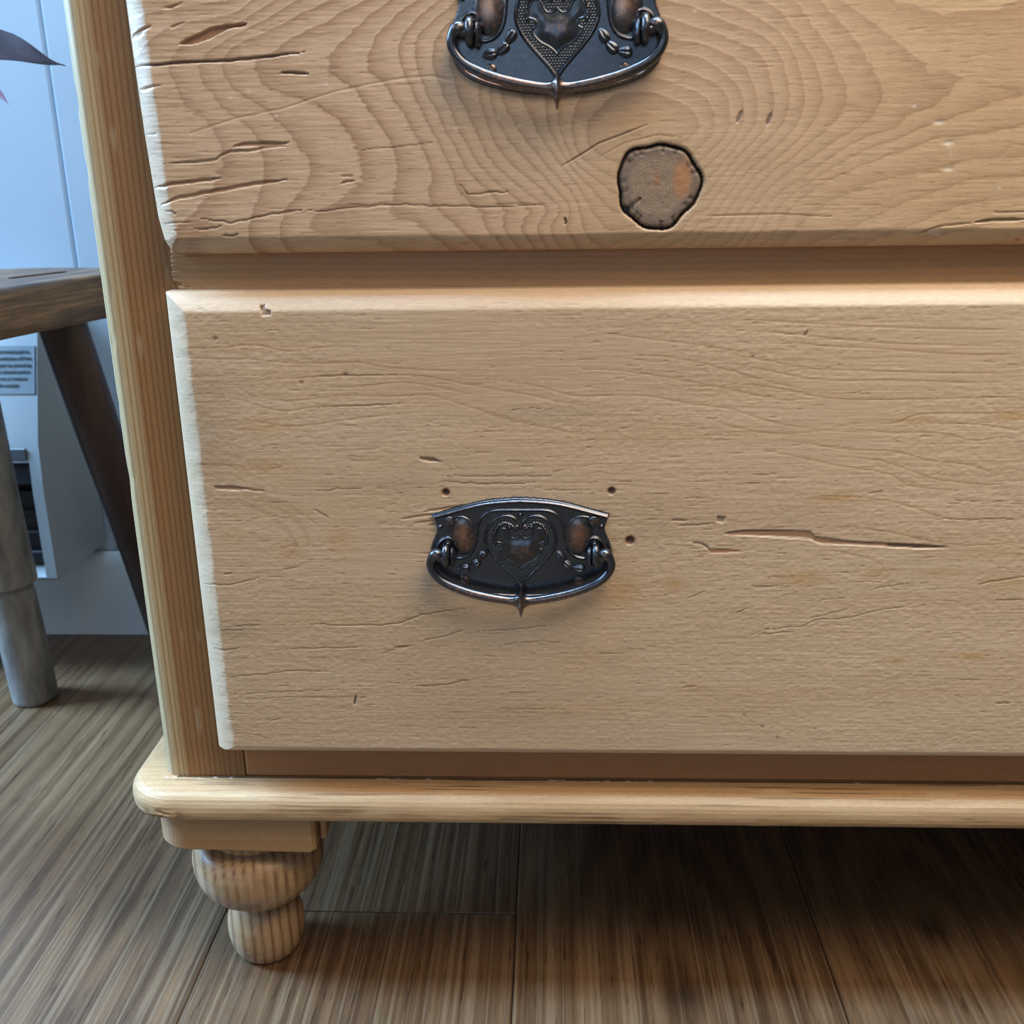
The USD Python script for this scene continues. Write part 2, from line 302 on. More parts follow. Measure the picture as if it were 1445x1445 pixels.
def board_tone(A, B, seed, c0=(0.49, 0.285, 0.14), c1=(0.34, 0.185, 0.085), freq=260, amp=0.5):
    """Plain pine board with the grain along A."""
    w = B+0.004*(nz(A, B, 4, 20, 2, seed)-0.5)
    ph = w*freq+1.6*nz(A, B, 3, 120, 2, seed+2); fr = ph-np.floor(ph)
    line = (fr**2.5)*(1-sm((fr-0.9)/0.1))
    c = lerp(c0, c1, np.clip(amp*line+1.1*(nz(A, B, 5, 60, 2, seed+5)-0.5), 0, 1))
    return c*(0.92+0.16*nz(A, B, 30, 1500, 3, seed+6))[..., None]
def rail(z0, z1, y, seed, x0=0.0005, x1=W-0.0005, name='rail', c0=(0.49, 0.28, 0.135), rough=None):
    zs = np.linspace(z0, z1, 70); xs = np.concatenate([np.linspace(x0, x0+0.48, 420), np.linspace(x0+0.485, x1, 60)])
    X, Zv = np.meshgrid(xs, zs); Yv = np.full_like(X, y)
    e = np.minimum(X-x0, np.minimum(Zv-z0, z1-Zv)); Yv += 0.0006*(1-sm(e/0.0012))
    T = board_tone(X, Zv, seed, c0)
    if rough:                                       # bruised, chipped end of the rail
        k = np.exp(-((X-x0)/0.007)**2)
        ch = sm((nz(X, Zv, 500, 500, 2, seed+9)-0.45)/0.12)*k*np.exp(-((Zv-rough)/0.004)**2)
        ch2 = sm((nz(X, Zv, 420, 420, 2, seed+11)-0.50)/0.12)*np.exp(-((X-x0)/0.002)**2)
        Yv += 0.0011*np.maximum(ch, ch2); T = lerp(T, (0.55, 0.45, 0.36), 0.55*ch)
        grain = sm((nz(X, Zv, 60, 2200, 2, seed+12)-0.5)/0.1)*np.exp(-((X-x0)/0.02)**2); Yv += 0.0003*grain
    P = np.pad(np.stack([X, Yv, Zv], -1), ((1, 1), (1, 1), (0, 0)), 'edge'); T = np.pad(T, ((1, 1), (1, 1), (0, 0)), 'edge')
    for s in (0, -1): P[s, :, 1] = 0.02; P[:, s, 1] = 0.02
    return obj(name, grid(P), PINE, chest, True, T.reshape(-1, 3))
rail(0.4240, 0.4475, -0.0004, 41, name='drawer_rail', rough=0.4272)
rail(ZB, 0.1760, -0.0002, 47, x0=0.0108, x1=W-0.0108, name='bottom_rail', c0=(0.36, 0.17, 0.075))
rail(0.664, 0.688, -0.0004, 53, name='drawer_rail')
rail(0.868, 0.90, -0.0004, 57, name='top_rail')
def plain_board(name, x0, x1, y0, y1, z0, z1, seed, parent=chest, axis='y'):
    m = box(x0, x1, y0, y1, z0, z1, 0.003)
    m = m.subdivide_to_size(0.02); v = np.array(m.vertices)
    A, B = (v[:,2], v[:,1]+v[:,0]) if axis == 'z' else (v[:,0], v[:,2]+v[:,1])
    return obj(name, m, PINE_V if axis == 'z' else PINE, parent, 30) if False else obj(name, m, PINE_V if axis == 'z' else PINE, parent, False, board_tone(A, B, seed, freq=60))
plain_board('side_panel', -0.0380, -0.0200, 0.018, 0.45, ZB, ZT, 61, axis='z')
plain_board('side_panel', W+0.0200, W+0.0380, 0.018, 0.45, ZB, ZT, 63, axis='z')
plain_board('back_panel', -0.02, W+0.02, 0.44, 0.45, ZB, ZT, 65)
plain_board('top', -0.060, W+0.060, -0.025, 0.462, ZT, ZT+0.02, 67)
plain_board('bottom_board', -0.02, W+0.02, 0.02, 0.44, 0.150, 0.160, 68)

# ---- plinth: nosed board running round the base
def rounded_outline(x0, x1, y0, y1, r, step):
    """Front and sides of a rounded rectangle, from the back left corner along the front to the back right corner."""
    pts = [(x0, y) for y in np.arange(y1, y0+r, -0.006)]
    n = max(6, int(r*1.57/0.0012)); pts += [(x0+r-r*np.cos(t), y0+r-r*np.sin(t)) for t in np.linspace(0, np.pi/2, n)]
    pts += [(x, y0) for x in np.arange(x0+r+step, x0+0.52, step)] + [(x, y0) for x in np.arange(x0+0.53, x1-r, 0.01)]
    pts += [(x1-r+r*np.sin(t), y0+r-r*np.cos(t)) for t in np.linspace(0, np.pi/2, 12)] + [(x1, y) for y in np.arange(y0+r+0.006, y1, 0.01)]
    return np.array(pts)
def plinth():
    o = rounded_outline(-0.0605, W+0.0605, -0.0215, 0.46, 0.032, 0.0011)
    t = np.gradient(o, axis=0); t /= np.linalg.norm(t, axis=1, keepdims=True); nin = np.stack([-t[:,1], t[:,0]], 1)
    prof = [(0.012, 0.1262), (0.006, 0.1262), (0.0032, 0.1266), (0.0016, 0.1277), (0.0006, 0.1292), (0.0001, 0.131), (0.0, 0.1335), (0.0003, 0.1362), (0.0010, 0.1384), (0.0022, 0.1405), (0.0038, 0.1420), (0.0060, 0.1431), (0.0090, 0.1438), (0.0125, 0.1441)]
    prof += [(u, 0.1441) for u in np.linspace(0.0145, 0.030, 24)]
    prof = np.array(prof); pr = prof
    d = np.concatenate([[0], np.cumsum(np.linalg.norm(np.diff(pr, axis=0), axis=1))]); s = np.unique(np.concatenate([np.linspace(0, d[-1], 60), d]))
    pr = np.stack([np.interp(s, d, pr[:,0]), np.interp(s, d, pr[:,1])], 1)
    X = o[None,:,0]+nin[None,:,0]*pr[:,None,0]; Yv = o[None,:,1]+nin[None,:,1]*pr[:,None,0]; Zv = np.repeat(pr[:,1][:,None], len(o), 1)
    # worn lower edge, knocked corner
    wear = 0.0012*(nz(X, Zv, 45, 160, 3, 70)-0.5)*np.exp(-((Zv-0.130)/0.006)**2)
    X += nin[None,:,0]*wear; Yv += nin[None,:,1]*wear; Zv += 0.0006*(nz(X, Yv, 40, 60, 2, 71)-0.5)*(Zv > 0.127)
    chip = np.exp(-((X+0.034)/0.010)**2)*np.exp(-((Zv-0.1295)/0.0032)**2)*sm((nz(X, Zv, 260, 500, 2, 72)-0.40)/0.15)*(Yv < 0.02)
    Yv += 0.0022*chip; X += 0.001*chip
    c = board_tone(X, Yv+Zv, 73, (0.44, 0.275, 0.14), (0.30, 0.165, 0.075), 210, 0.55)
    light = sm((nz(X, Zv+Yv, 22, 190, 3, 74)-0.5)/0.18); c = lerp(c, (0.54, 0.37, 0.21), 0.45*light)
    c = c*(1-0.5*sm((nz(X, Zv+Yv, 14, 700, 2, 75)-0.66)/0.06))[..., None]
    c = c*(1-0.5*chip)[..., None]
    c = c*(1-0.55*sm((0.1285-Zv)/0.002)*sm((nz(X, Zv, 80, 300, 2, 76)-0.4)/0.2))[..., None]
    gapd = np.exp(-((Yv+0.0008)/0.0009)**2)*((X > -0.03) & (X < W+0.03)); c = c*(1-0.9*gapd)[..., None]
    wax = sm((nz(X, Yv, 420, 700, 2, 77)-0.56)/0.08)*np.exp(-((Yv+0.0018)/0.0010)**2)*(sm((0.02-X)/0.05)+0.45*sm((nz(X, Yv, 30, 1, 2, 78)-0.5)/0.1))*(X > -0.037)
    c = lerp(c, (0.72, 0.72, 0.72), np.clip(wax, 0, 1)*0.85)
    Zv += 0.0006*np.clip(wax, 0, 1)
    P = np.stack([X, Yv, Zv], -1)
    v, f = grid(P[:, ::-1]); n = len(v)
    return obj('plinth', (v, f), PLINTH, chest, True, c[:, ::-1].reshape(-1, 3))
plinth()
plain_board('plinth_board', -0.048, W+0.048, -0.009, 0.458, 0.1272, 0.1436, 79)

def foot_block(x0, x1, y0, y1, z0, z1, r, seed):
    o = rounded_outline(x0, x1, y0, y1, r, 0.004) if r else None
    n = 14; pts = [(x0, y1)]+[(x0+r-r*np.cos(t), y0+r-r*np.sin(t)) for t in np.linspace(0, np.pi/2, n)]+[(x1-0.002, y0), (x1, y0+0.002), (x1, y1)]
    b = 0.0018; pts = np.array(pts); c = pts.mean(0); ins = c+(pts-c)*(1-b/np.linalg.norm(pts-c, axis=1, keepdims=True))
    hull = np.vstack([np.c_[pts, np.full(len(pts), z1)], np.c_[pts, np.full(len(pts), z0+b)], np.c_[ins, np.full(len(pts), z0)]])
    m = trimesh.Trimesh(*_hull(hull), process=False).subdivide_to_size(0.003, max_iter=12); v = np.array(m.vertices)
    return obj('foot_block', m, PINE, chest, 35 if False else False, board_tone(v[:,0], v[:,2]*1.0+v[:,1], seed, (0.42, 0.235, 0.105), (0.31, 0.16, 0.07), 130, 0.4))
def foot(cx, cy, seed):
    prof = [(0.0175, 0.0), (0.0190, 0.0010), (0.0212, 0.0045), (0.0234, 0.0110), (0.0244, 0.0185), (0.0242, 0.0250), (0.0224, 0.0320), (0.0198, 0.0375), (0.0172, 0.0405), (0.0160, 0.0418), (0.0170, 0.0424), (0.0180, 0.0434), (0.0178, 0.0446), (0.0172, 0.0452),
            (0.0210, 0.0458), (0.0275, 0.0488), (0.0338, 0.0542), (0.0382, 0.0612), (0.0404, 0.0690), (0.0408, 0.0760), (0.0396, 0.0820), (0.0370, 0.0860), (0.0335, 0.0885), (0.0305, 0.0896), (0.0292, 0.0904), (0.0300, 0.0914), (0.0308, 0.0935), (0.0304, 0.0960), (0.0285, 0.0985), (0.027, 0.1030)]
    prof = np.array(prof); d = np.concatenate([[0], np.cumsum(np.linalg.norm(np.diff(prof, axis=0), axis=1))]); s = np.unique(np.concatenate([d, np.linspace(0, d[-1], 170)]))
    pc_ = PchipInterpolator(d, prof); m = lathe(pc_(s), 120); v = np.array(m.vertices)
    q = v[:,0]*0.95+v[:,1]*0.31; w = q+0.006*(nz(v[:,0], v[:,2], 20, 9, 2, seed)-0.5)
    ph = w/0.0058+0.6*nz(v[:,1], v[:,2], 30, 6, 2, seed+1); fr = ph-np.floor(ph); line = np.exp(-((fr-0.7)/0.12)**2)+0.3*fr
    c = lerp((0.46, 0.30, 0.165), (0.38, 0.23, 0.115), nz(q, v[:,2], 40, 12, 2, seed+2))*(1-0.58*line[:,None]*np.array([0.85, 1, 1.1]))
    groove = np.exp(-((v[:,2]-0.0453)/0.0012)**2)+np.exp(-((v[:,2]-0.0904)/0.0010)**2)+np.exp(-((v[:,2]-0.0418)/0.001)**2)
    stain = sm((nz(v[:,0]+v[:,1], v[:,2], 70, 50, 3, seed+3)-0.62)/0.1)
    c = c*(1-0.35*np.clip(groove, 0, 1)-0.3*stain)[:,None]
    ring = np.exp(-((v[:,2]-0.0438)/0.0010)**2); c = lerp(c, (0.52, 0.40, 0.27), 0.5*ring)
    return obj('turned_foot', m, TURNED, chest, True, c, (cx, cy, 0))
FX, FY = 0.0050, 0.0258
for k, (sx, cy) in enumerate(((1, FY), (1, 0.40), (-1, FY), (-1, 0.40))):
    cx = FX if sx > 0 else W-FX
    if sx > 0 and k == 0:
        foot_block(-0.0470, 0.0520, -0.0125, 0.078, 0.1005, 0.1264, 0.024, 81)
        plain_board('glue_block', 0.0525, 0.0565, -0.004, 0.070, 0.103, 0.1264, 82)
    else:
        plain_board('foot_block', cx-0.05, cx+0.05, cy-0.04, cy+0.045, 0.1005, 0.1264, 83+k)
    foot(cx, cy, 90+k)

# ================================================================== drawer fronts
def to_plane(pts, Y=-PR): return np.array([at(x, y, Y)[[0, 2]] for x, y in pts])
class Front:
    """A drawer front as a fine grid whose colour and relief are built up stroke by stroke."""
    def __init__(s, x1, z0, z1, xfine, dx, dz):
        s.x0, s.x1, s.z0, s.z1 = 0.0, x1, z0, z1
        s.xs = np.concatenate([np.arange(0, xfine, dx), np.linspace(xfine, x1, 120)])
        zf = min(z1, 0.585); s.zs = np.concatenate([np.arange(z0, zf, dz), [zf]] if zf == z1 else [np.arange(z0, zf, dz), np.linspace(zf, z1, 24)])
        s.X, s.Z = np.meshgrid(s.xs, s.zs); s.h = np.zeros_like(s.X); s.c = None; s.hole = None
    def win(s, p, m):
        i0, i1 = np.searchsorted(s.xs, [p[:,0].min()-m, p[:,0].max()+m]); j0, j1 = np.searchsorted(s.zs, [p[:,1].min()-m, p[:,1].max()+m])
        return slice(j0, j1), slice(i0, i1)
    def stroke(s, px, width, color, alpha=0.8, depth=0.0, taper=True, soft=0.5, jag=0.0, seed=0):
        """A crack, pore or grain line through image points px; width in mm, depth in mm."""
        p = to_plane(px); w = width*0.001; W_ = s.win(p, w*3+0.001)
        if not s.X[W_].size: return
        X, Z = s.X[W_], s.Z[W_]
        if jag: Z = Z+jag*0.001*(nz(X, Z, 260, 40, 2, seed)-0.5)*2
        d, t = seg_dist(X, Z, p)
        ww = w*(np.clip(np.minimum(t, 1-t)*5, 0.15, 1)**0.7 if taper else 1.0)
        a = np.clip(1-(d/ww-soft)/(1.0-soft+1e-6), 0, 1)*alpha if soft < 1 else (d < ww)*alpha
        if color is not None: s.c[W_] = lerp(s.c[W_], color, a)
        if depth: s.h[W_] -= depth*0.001*np.clip(1-(d/ww)**2, 0, 1)
    def blob(s, px, rx, rz, color, alpha, depth=0.0, power=2.0, ang=0.0):
        p = to_plane([px])[0]; W_ = s.win(np.array([p]), max(rx, rz)*0.0025)
        dx, dz = (s.X[W_]-p[0])/(rx*1e-3), (s.Z[W_]-p[1])/(rz*1e-3)
        if ang: dx, dz = ((s.X[W_]-p[0])*np.cos(ang)+(s.Z[W_]-p[1])*np.sin(ang))/(rx*1e-3), (-(s.X[W_]-p[0])*np.sin(ang)+(s.Z[W_]-p[1])*np.cos(ang))/(rz*1e-3)
        a = np.exp(-np.hypot(dx, dz)**power)
        if color is not None: s.c[W_] = lerp(s.c[W_], color, alpha*a)
        if depth: s.h[W_] -= depth*1e-3*a
    def chip(s, px, depth, color=None, alpha=0.0, soft=0.6):
        """A torn-out splinter: a polygon in image points with a steep rim."""
        p = to_plane(px); W_ = s.win(p, 0.003); X, Z = s.X[W_], s.Z[W_]
        d, _ = seg_dist(X, Z, p, True); sd = np.where(inside(X, Z, p), d, -d)
        a = sm((sd+soft*5e-4)/(soft*1e-3)); s.h[W_] -= depth*1e-3*a
        if color is not None: s.c[W_] = lerp(s.c[W_], color, alpha*a)
    def dashes(s, n, color, alpha, depth, lmin, lmax, wmin, wmax, seed, dens=None, slope=0.0):
        r = np.random.default_rng(seed)
        for _ in range(n):
            x, z = r.uniform(0, 0.46), r.uniform(s.z0+0.006, min(s.z1, 0.58)-0.006)
            if dens is not None and r.uniform() > dens(x, z): continue
            l, w = r.uniform(lmin, lmax)*1e-3, r.uniform(wmin, wmax)*1e-3
            q = np.array([[x-l/2, z-slope*l/2+r.normal()*2e-4], [x, z+r.normal()*2e-4], [x+l/2, z+slope*l/2+r.normal()*2e-4]])
            W_ = s.win(q, w*2+0.0006); X, Z = s.X[W_], s.Z[W_]
            if not X.size: continue
            d, t = seg_dist(X, Z, q); ww = w*np.clip(np.minimum(t, 1-t)*4, 0.2, 1); a = np.clip(1.3*(1-d/ww), 0, 1)
            s.c[W_] = lerp(s.c[W_], color, alpha*a*r.uniform(0.5, 1)); s.h[W_] -= depth*1e-3*a
    def bevel(s, left, top, bottom, right=0.012):
        """(width, depth) in metres of each rounded edge."""
        f = lambda d, wd: np.clip(1-d/wd[0], 0, 1)
        xl = s.xl if hasattr(s, 'xl') else 0*s.zs
        dl = s.X; wob = 1+0.22*(nz(s.X, s.Z, 40, 120, 2, 5)-0.5)
        g = lambda t, wd: wd[1]*(0.62*(np.sqrt(t*t+0.012)-0.1095)+0.44*(1-np.sqrt(np.clip(1-t*t, 0, 1))))
        drop = np.maximum.reduce([g(f(dl*wob, left), left), g(f(s.z1-s.Z, top), top), g(f((s.Z-s.z0)*wob, bottom), bottom), g(f(s.x1-s.X, (right, right)), (right, 0.01))])
        s.drop = drop; s.h *= 1-0.65*np.clip(drop/0.004, 0, 1)
    def build(s, name, mat, label):
        X = s.X.copy()
        if hasattr(s, 'xl'): X += s.xl[:,None]*np.exp(-s.X/0.03)
        Yv = -PR-s.h+s.drop
        P = np.stack([X, Yv, s.Z], -1); T = s.c
        P = np.pad(P, ((1, 1), (1, 1), (0, 0)), 'edge'); T = np.pad(T, ((1, 1), (1, 1), (0, 0)), 'edge')
        for q in (0, -1): P[q, :, 1] = 0.012; P[:, q, 1] = 0.012
        v, f = grid(P); r, c = P.shape[:2]; k = [0, c-1, r*c-1, (r-1)*c]
        f = np.vstack([f, [[k[0], k[2], k[1]], [k[0], k[3], k[2]]]])
        return obj(name, (v, f), mat, chest, True, np.clip(T, 0.004, 0.95).reshape(-1, 3), label=label)
def field(curves, X, Z, smoothing=0.0):
    """A smooth phase through traced grain lines [(phase, image points), ...], on the grid X, Z."""
    P, V = [], []
    for ph, px in curves:
        q = to_plane(px)
        for a, b in zip(q[:-1], q[1:]):
            n = max(1, int(np.linalg.norm(b-a)/0.006)); t = np.arange(n)/n
            P.append(a+(b-a)*t[:,None]); V += [ph]*n
        P.append(q[-1:]); V.append(ph)
    P = np.vstack(P)*100; V = np.array(V, float)
    P, i = np.unique(P.round(3), axis=0, return_index=True); V = V[i]
    gx, gz = np.linspace(-0.02, 0.56, 230), np.linspace(0.12, 0.66, 214)
    zlo, zhi = Z.min()-0.01, min(Z.max(), 0.60)+0.01; gz = np.linspace(zlo, zhi, 90)
    G = np.stack(np.meshgrid(gx, gz), -1).reshape(-1, 2)*100
    R = RBFInterpolator(P, V, kernel='thin_plate_spline', smoothing=smoothing, neighbors=60)(G).reshape(len(gz), len(gx))
    from scipy.ndimage import gaussian_filter
    R = gaussian_filter(R, 0.8)
    sp = RectBivariateSpline(gz, gx, R, kx=3, ky=3)
    return sp(np.clip(Z[:,0], zlo, zhi), np.clip(X[0], gx[0], gx[-1]))

# ---------------------------------------------------------------- upper drawer: flame figure round a knot
up = Front(W, 0.4448, 0.660, 0.47, 0.00048, 0.00048)
LEFT = {
 19: [(184,33),(215,18),(270,8)],
 18: [(192,77),(209,63),(232,43),(260,33),(330,20)],
 17: [(270,55),(250,77),(242,90),(245,104),(255,124),(266,147),(293,167)],
 16: [(380,25),(330,50),(291,76),(284,94),(288,117),(304,133),(313,149),(340,167)],
 15: [(420,23),(376,45),(340,58),(322,74),(316,94),(322,112),(340,130),(369,148),(405,180),(430,215),(440,245),(425,270)],
 14: [(519,0),(486,16),(463,29),(436,40),(400,61),(372,83),(363,94),(370,112),(388,128),(427,135),(449,149),(481,169),(506,202),(503,209),(512,234),(515,248),(495,272),(477,286),(452,297),(436,313),(438,322),(472,329),(526,338)],
 13: [(551,0),(515,27),(494,49),(477,61),(468,88),(465,97),(477,108),(494,121),(506,130),(515,144),(535,171),(546,190),(557,207),(560,221),(565,239),(558,265),(559,288),(548,302),(585,313),(607,328)],
 12: [(589,0),(562,16),(553,29),(531,52),(526,63),(518,88),(522,99),(537,110),(548,124),(560,144),(576,167),(587,190),(596,207),(607,232),(612,250),(607,274),(614,288),(630,304),(650,324)],
 11: [(614,5),(591,25),(575,43),(566,56),(566,85),(573,110),(585,130),(596,158),(613,190),(621,202),(627,220),(637,234),(646,259),(660,281),(683,303),(685,320),(701,336)],
 10: [(630,14),(607,31),(591,47),(587,72),(591,103),(600,126),(616,155),(631,190),(641,203),(655,234),(672,252),(690,268),(705,285),(714,298),(710,321),(725,343)],
 9: [(627,36),(618,52),(612,72),(614,101),(623,119),(632,144),(650,190),(660,205),(672,227),(695,252),(725,276),(752,296),(737,316),(737,327),(748,341)],
 8: [(634,86),(636,101),(646,133),(660,162),(674,190),(690,222),(715,247),(745,273),(775,295),(759,316),(766,343)],
 7: [(680,123),(685,159),(692,186),(708,215),(730,239),(755,258),(780,282),(791,292),(779,310),(777,325)],
 6: [(690,132),(701,172),(717,197),(741,221),(770,251),(795,280),(804,300),(798,320),(807,337)],
 5: [(707,136),(725,170),(739,192),(755,212),(775,239),(803,265)],
 4: [(741,145),(752,168),(764,194),(784,222),(797,236)],
 3: [(771,149),(773,170),(786,201),(800,224)],
 2: [(788,154),(789,176),(795,199),(806,222)],
 1: [(813,150),(809,177),(811,204),(818,220)],
 0: [(829,177),(836,163),(852,147),(870,133),(922,131),(964,145),(976,154),(986,170),(982,187),(968,197)]}
RIGHT = {
 1: [(949,116),(985,131),(1003,149),(1007,172),(1001,193)],
 2: [(972,100),(1009,116),(1026,135),(1030,162),(1024,193)],
 3: [(949,75),(993,81),(1026,106),(1045,129),(1050,152),(1041,187),(1020,212)],
 4: [(985,60),(1032,77),(1055,98),(1065,129),(1068,158),(1057,187),(1030,218)],
 5: [(993,41),(1047,60),(1074,79),(1088,108),(1092,135),(1088,162),(1070,193),(1040,222)],
 6: [(1080,52),(1101,77),(1111,108),(1115,135),(1109,162),(1088,193),(1055,224)],
 7: [(1032,8),(1068,23),(1107,50),(1124,83),(1132,112),(1134,141),(1126,172),(1107,197),(1075,224)],
 8: [(1105,19),(1130,56),(1151,89),(1159,123),(1158,149),(1145,174),(1120,203),(1090,226)],
 9: [(1140,26),(1166,64),(1181,95),(1194,125),(1189,149),(1173,174),(1148,197),(1110,228)],
 10: [(1158,0),(1209,56),(1230,97),(1244,128),(1240,146),(1219,174),(1184,195),(1140,223),(1105,246)],
 11: [(1186,0),(1255,49),(1286,79),(1306,100),(1350,113),(1335,133),(1314,151),(1278,164),(1263,179),(1225,190),(1184,213),(1140,246),(1100,272)],
 12: [(1250,0),(1286,8),(1330,20),(1396,15),(1445,2)],
 13: [(1445,174),(1371,188),(1324,191),(1283,207),(1253,218),(1212,233),(1166,254),(1125,282)],
 14: [(1445,218),(1370,223),(1319,236),(1268,246),(1225,259),(1178,279),(1140,304)],
 15: [(1445,246),(1370,251),(1294,277),(1240,300),(1190,326)]}
RIGHT[11.6] = [(1445,110),(1410,112)]
X, Z = up.X, up.Z
jit = 0.0011*(nz(X, Z, 70, 420, 2, 2)-0.5)             # ragged edge of each ring
ph = field([(k, v) for k, v in LEFT.items()]+[(k, v) for k, v in RIGHT.items()], X, Z, 0.02)
gradx = np.abs(np.gradient(ph, axis=1)/np.gradient(X, axis=1)); gradz = np.abs(np.gradient(ph, axis=0)/np.gradient(Z, axis=0)); gr = np.hypot(gradx, gradz)
ph = ph+0.28*(nz(X, Z, 30, 700, 3, 3)-0.5)+0.16*(nz(X, Z, 150, 160, 2, 4)-0.5)-0.06
fr = ph-np.floor(ph)
late = fr**(2.9-1.2*sm((X-0.19)/0.04))*(1-sm((fr-0.955)/0.045))
big = nz(X, Z, 5, 22, 3, 6); fib = nz(X, Z, 55, 1700, 3, 7); red = nz(X, Z, 9, 30, 2, 8)
amp = np.clip(0.50+0.7*(nz(X, Z, 10, 14, 2, 9)-0.5), 0, 1)*(1-0.30*sm((X-0.34)/0.08))*(1-0.55*np.exp(-((X-0.33)/0.09)**2-((Z-0.462)/0.025)**2))
left = sm((0.16-X)/0.2)
early = lerp((0.585, 0.405, 0.265), (0.62, 0.425, 0.245), sm((X-0.25)/0.15)); early = lerp(early, (0.50, 0.32, 0.18), np.clip((red-0.45)*1.6, 0, 1)*0.7)
up.c = lerp(early, lerp((0.27, 0.13, 0.062), (0.33, 0.185, 0.11), sm((X-0.19)/0.04)), np.clip(late*amp*1.3, 0, 1))
up.c = up.c*(0.90+0.20*fib)[..., None]*(0.95+0.10*big)[..., None]
up.c = up.c*(1-0.20*sm((0.38-nz(X, Z, 120, 2300, 2, 12))/0.1))[..., None]
up.h = 0.00022*late*amp*(1+0.5*left)+0.00030*(fib-0.5)*(0.5+0.9*left)+0.0010*(nz(X, Z, 12, 50, 2, 10)-0.5)*(0.4+left)
# the knot
KX, KZ = to_plane([(929, 262)])[0]; KR = 0.0190
th = np.arctan2(Z-KZ, X-KX); kr = np.hypot((X-KX), (Z-KZ)*1.02)
rim = KR*(1+0.045*np.sin(3*th+0.5)+0.03*np.sin(5*th+2)+0.02*np.sin(9*th)); kd = kr-rim
wrap = np.exp(-np.clip(kd, 0, 1)/0.0045)*(kd > 0)
up.c = up.c*(1-0.22*wrap*(0.5+0.5*np.sin(kd*2*np.pi/0.0017+2*nz(X, Z, 90, 90, 2, 13))))[..., None]
fan = (kd > 0)*np.exp(-np.clip(kd, 0, 1)/0.020)
up.c = lerp(up.c, (0.56, 0.41, 0.24), 0.35*fan)
up.h -= np.where(kd < 0.0004, 0.0032, 0)+0.0018*np.exp(-(np.clip(kd, 0, 1)/0.0008)**2)*(kd >= 0.0004)
up.c = np.where((kd < 0.0007)[..., None], (0.045, 0.032, 0.028), up.c)
# cracks, splits and torn grain (image points)
DK, RD, LT = (0.07, 0.042, 0.03), (0.20, 0.085, 0.04), (0.66, 0.55, 0.42)
for a in ([(178,93),(220,92),(262,88),(290,87),(330,85),(370,81),(430,74)], [(436,104),(412,103),(395,103)]): up.stroke(a, 0.75, DK, 0.85, 1.0, jag=0.3)
up.chip([(255,62),(268,54),(285,47),(300,39),(318,36),(350,33),(345,37),(325,40),(310,48),(297,55),(280,61),(268,63)], 1.7, (0.34, 0.155, 0.07), 0.7, 0.3)
up.chip([(187,47),(198,42),(212,37),(218,37),(207,43),(202,50),(196,53),(185,53)], 1.0, (0.32, 0.15, 0.07), 0.6)
up.chip([(232,11),(246,8),(262,3),(252,8),(245,12)], 0.9, (0.36, 0.18, 0.09), 0.5)
up.chip([(243,38),(252,34),(264,31),(252,37),(246,40)], 0.7)
up.chip([(195,124),(210,122),(232,120),(214,125),(206,128),(197,127)], 0.8, (0.32, 0.15, 0.08), 0.5)
for a, w, d in (([(232,232),(270,229),(305,225),(313,219),(325,214),(350,213),(385,207),(410,205)], 0.9, 0.9), ([(330,207),(350,203),(380,203),(408,202)], 1.3, 1.4),
             ([(210,266),(240,261),(262,257),(290,254),(312,251)], 1.2, 1.5), ([(222,289),(240,284),(252,279),(300,270),(345,262),(405,254)], 1.3, 1.2),
             ([(278,308),(300,311),(325,314),(345,310),(380,303),(430,296)], 0.6, 0.8), ([(215,317),(240,315),(275,313)], 0.5, 0.5), ([(272,323),(290,323),(312,319)], 0.7, 0.7),
             ([(310,333),(325,332),(335,330)], 0.9, 0.9), ([(196,190),(225,190)], 0.5, 0.5), ([(228,298),(240,299),(248,304)], 0.6, 0.6),
             ([(400,297),(450,298),(500,293),(560,288),(610,290),(690,292),(770,289)], 0.5, 0.6), ([(485,290),(520,289),(560,286)], 0.5, 0.4), ([(505,213),(560,207),(612,201)], 0.4, 0.4),
             ([(480,260),(490,257),(500,256)], 0.9, 0.8), ([(480,249),(500,249)], 0.6, 0.5), ([(649,262),(654,268),(660,275),(690,272),(720,270)], 0.6, 0.7)):
    up.stroke(a, w*0.78, DK if d < 1.1 else RD, 0.5, d*0.8, jag=0.7, soft=0.4)
for a in ([(270,188),(330,168),(400,153),(470,130),(520,119),(570,110),(610,107),(635,113)],): up.stroke(a, 0.45, LT, 0.35, 0.25, taper=False)
up.stroke([(790,236),(820,218),(845,202),(880,189),(912,176)], 0.5, DK, 0.7, 0.5)
for a in ([(845,222),(880,202),(930,190),(965,195)], [(700,289),(730,287),(775,289)]): up.stroke(a, 0.45, (0.30, 0.18, 0.09), 0.5, 0.2)
up.blob((890,172), 14, 4.5, (0.50, 0.29, 0.13), 0.45, ang=0.2)
for p in ((1043,165), (1085,168)): up.stroke([(p[0]-3,p[1]+8),(p[0],p[1]),(p[0]+4,p[1]-9)], 1.2, (0.17, 0.12, 0.12), 0.75, 0.5, jag=0.5)
for p in ((1325,172), (1338,201), (1338,238)): up.blob(p, 2.2, 0.8, (0.78, 0.74, 0.66), 0.8, 0.4)
up.stroke([(1338,203),(1344,222)], 0.5, LT, 0.4)
up.stroke([(1376,314),(1400,311),(1445,310)], 0.9, DK, 0.6, 0.9); up.stroke([(1400,300),(1445,299)], 0.5, DK, 0.4, 0.4); up.stroke([(1395,281),(1445,281)], 0.6, LT, 0.5)
up.stroke([(1295,330),(1312,324),(1327,319),(1370,315)], 0.6, DK, 0.5, 0.4); up.chip([(1310,324),(1328,322),(1329,335),(1312,331)], 0.3, LT, 0.5)
up.blob((1442,339), 1.6, 0.7, (0.45, 0.06, 0.03), 0.9, power=4)
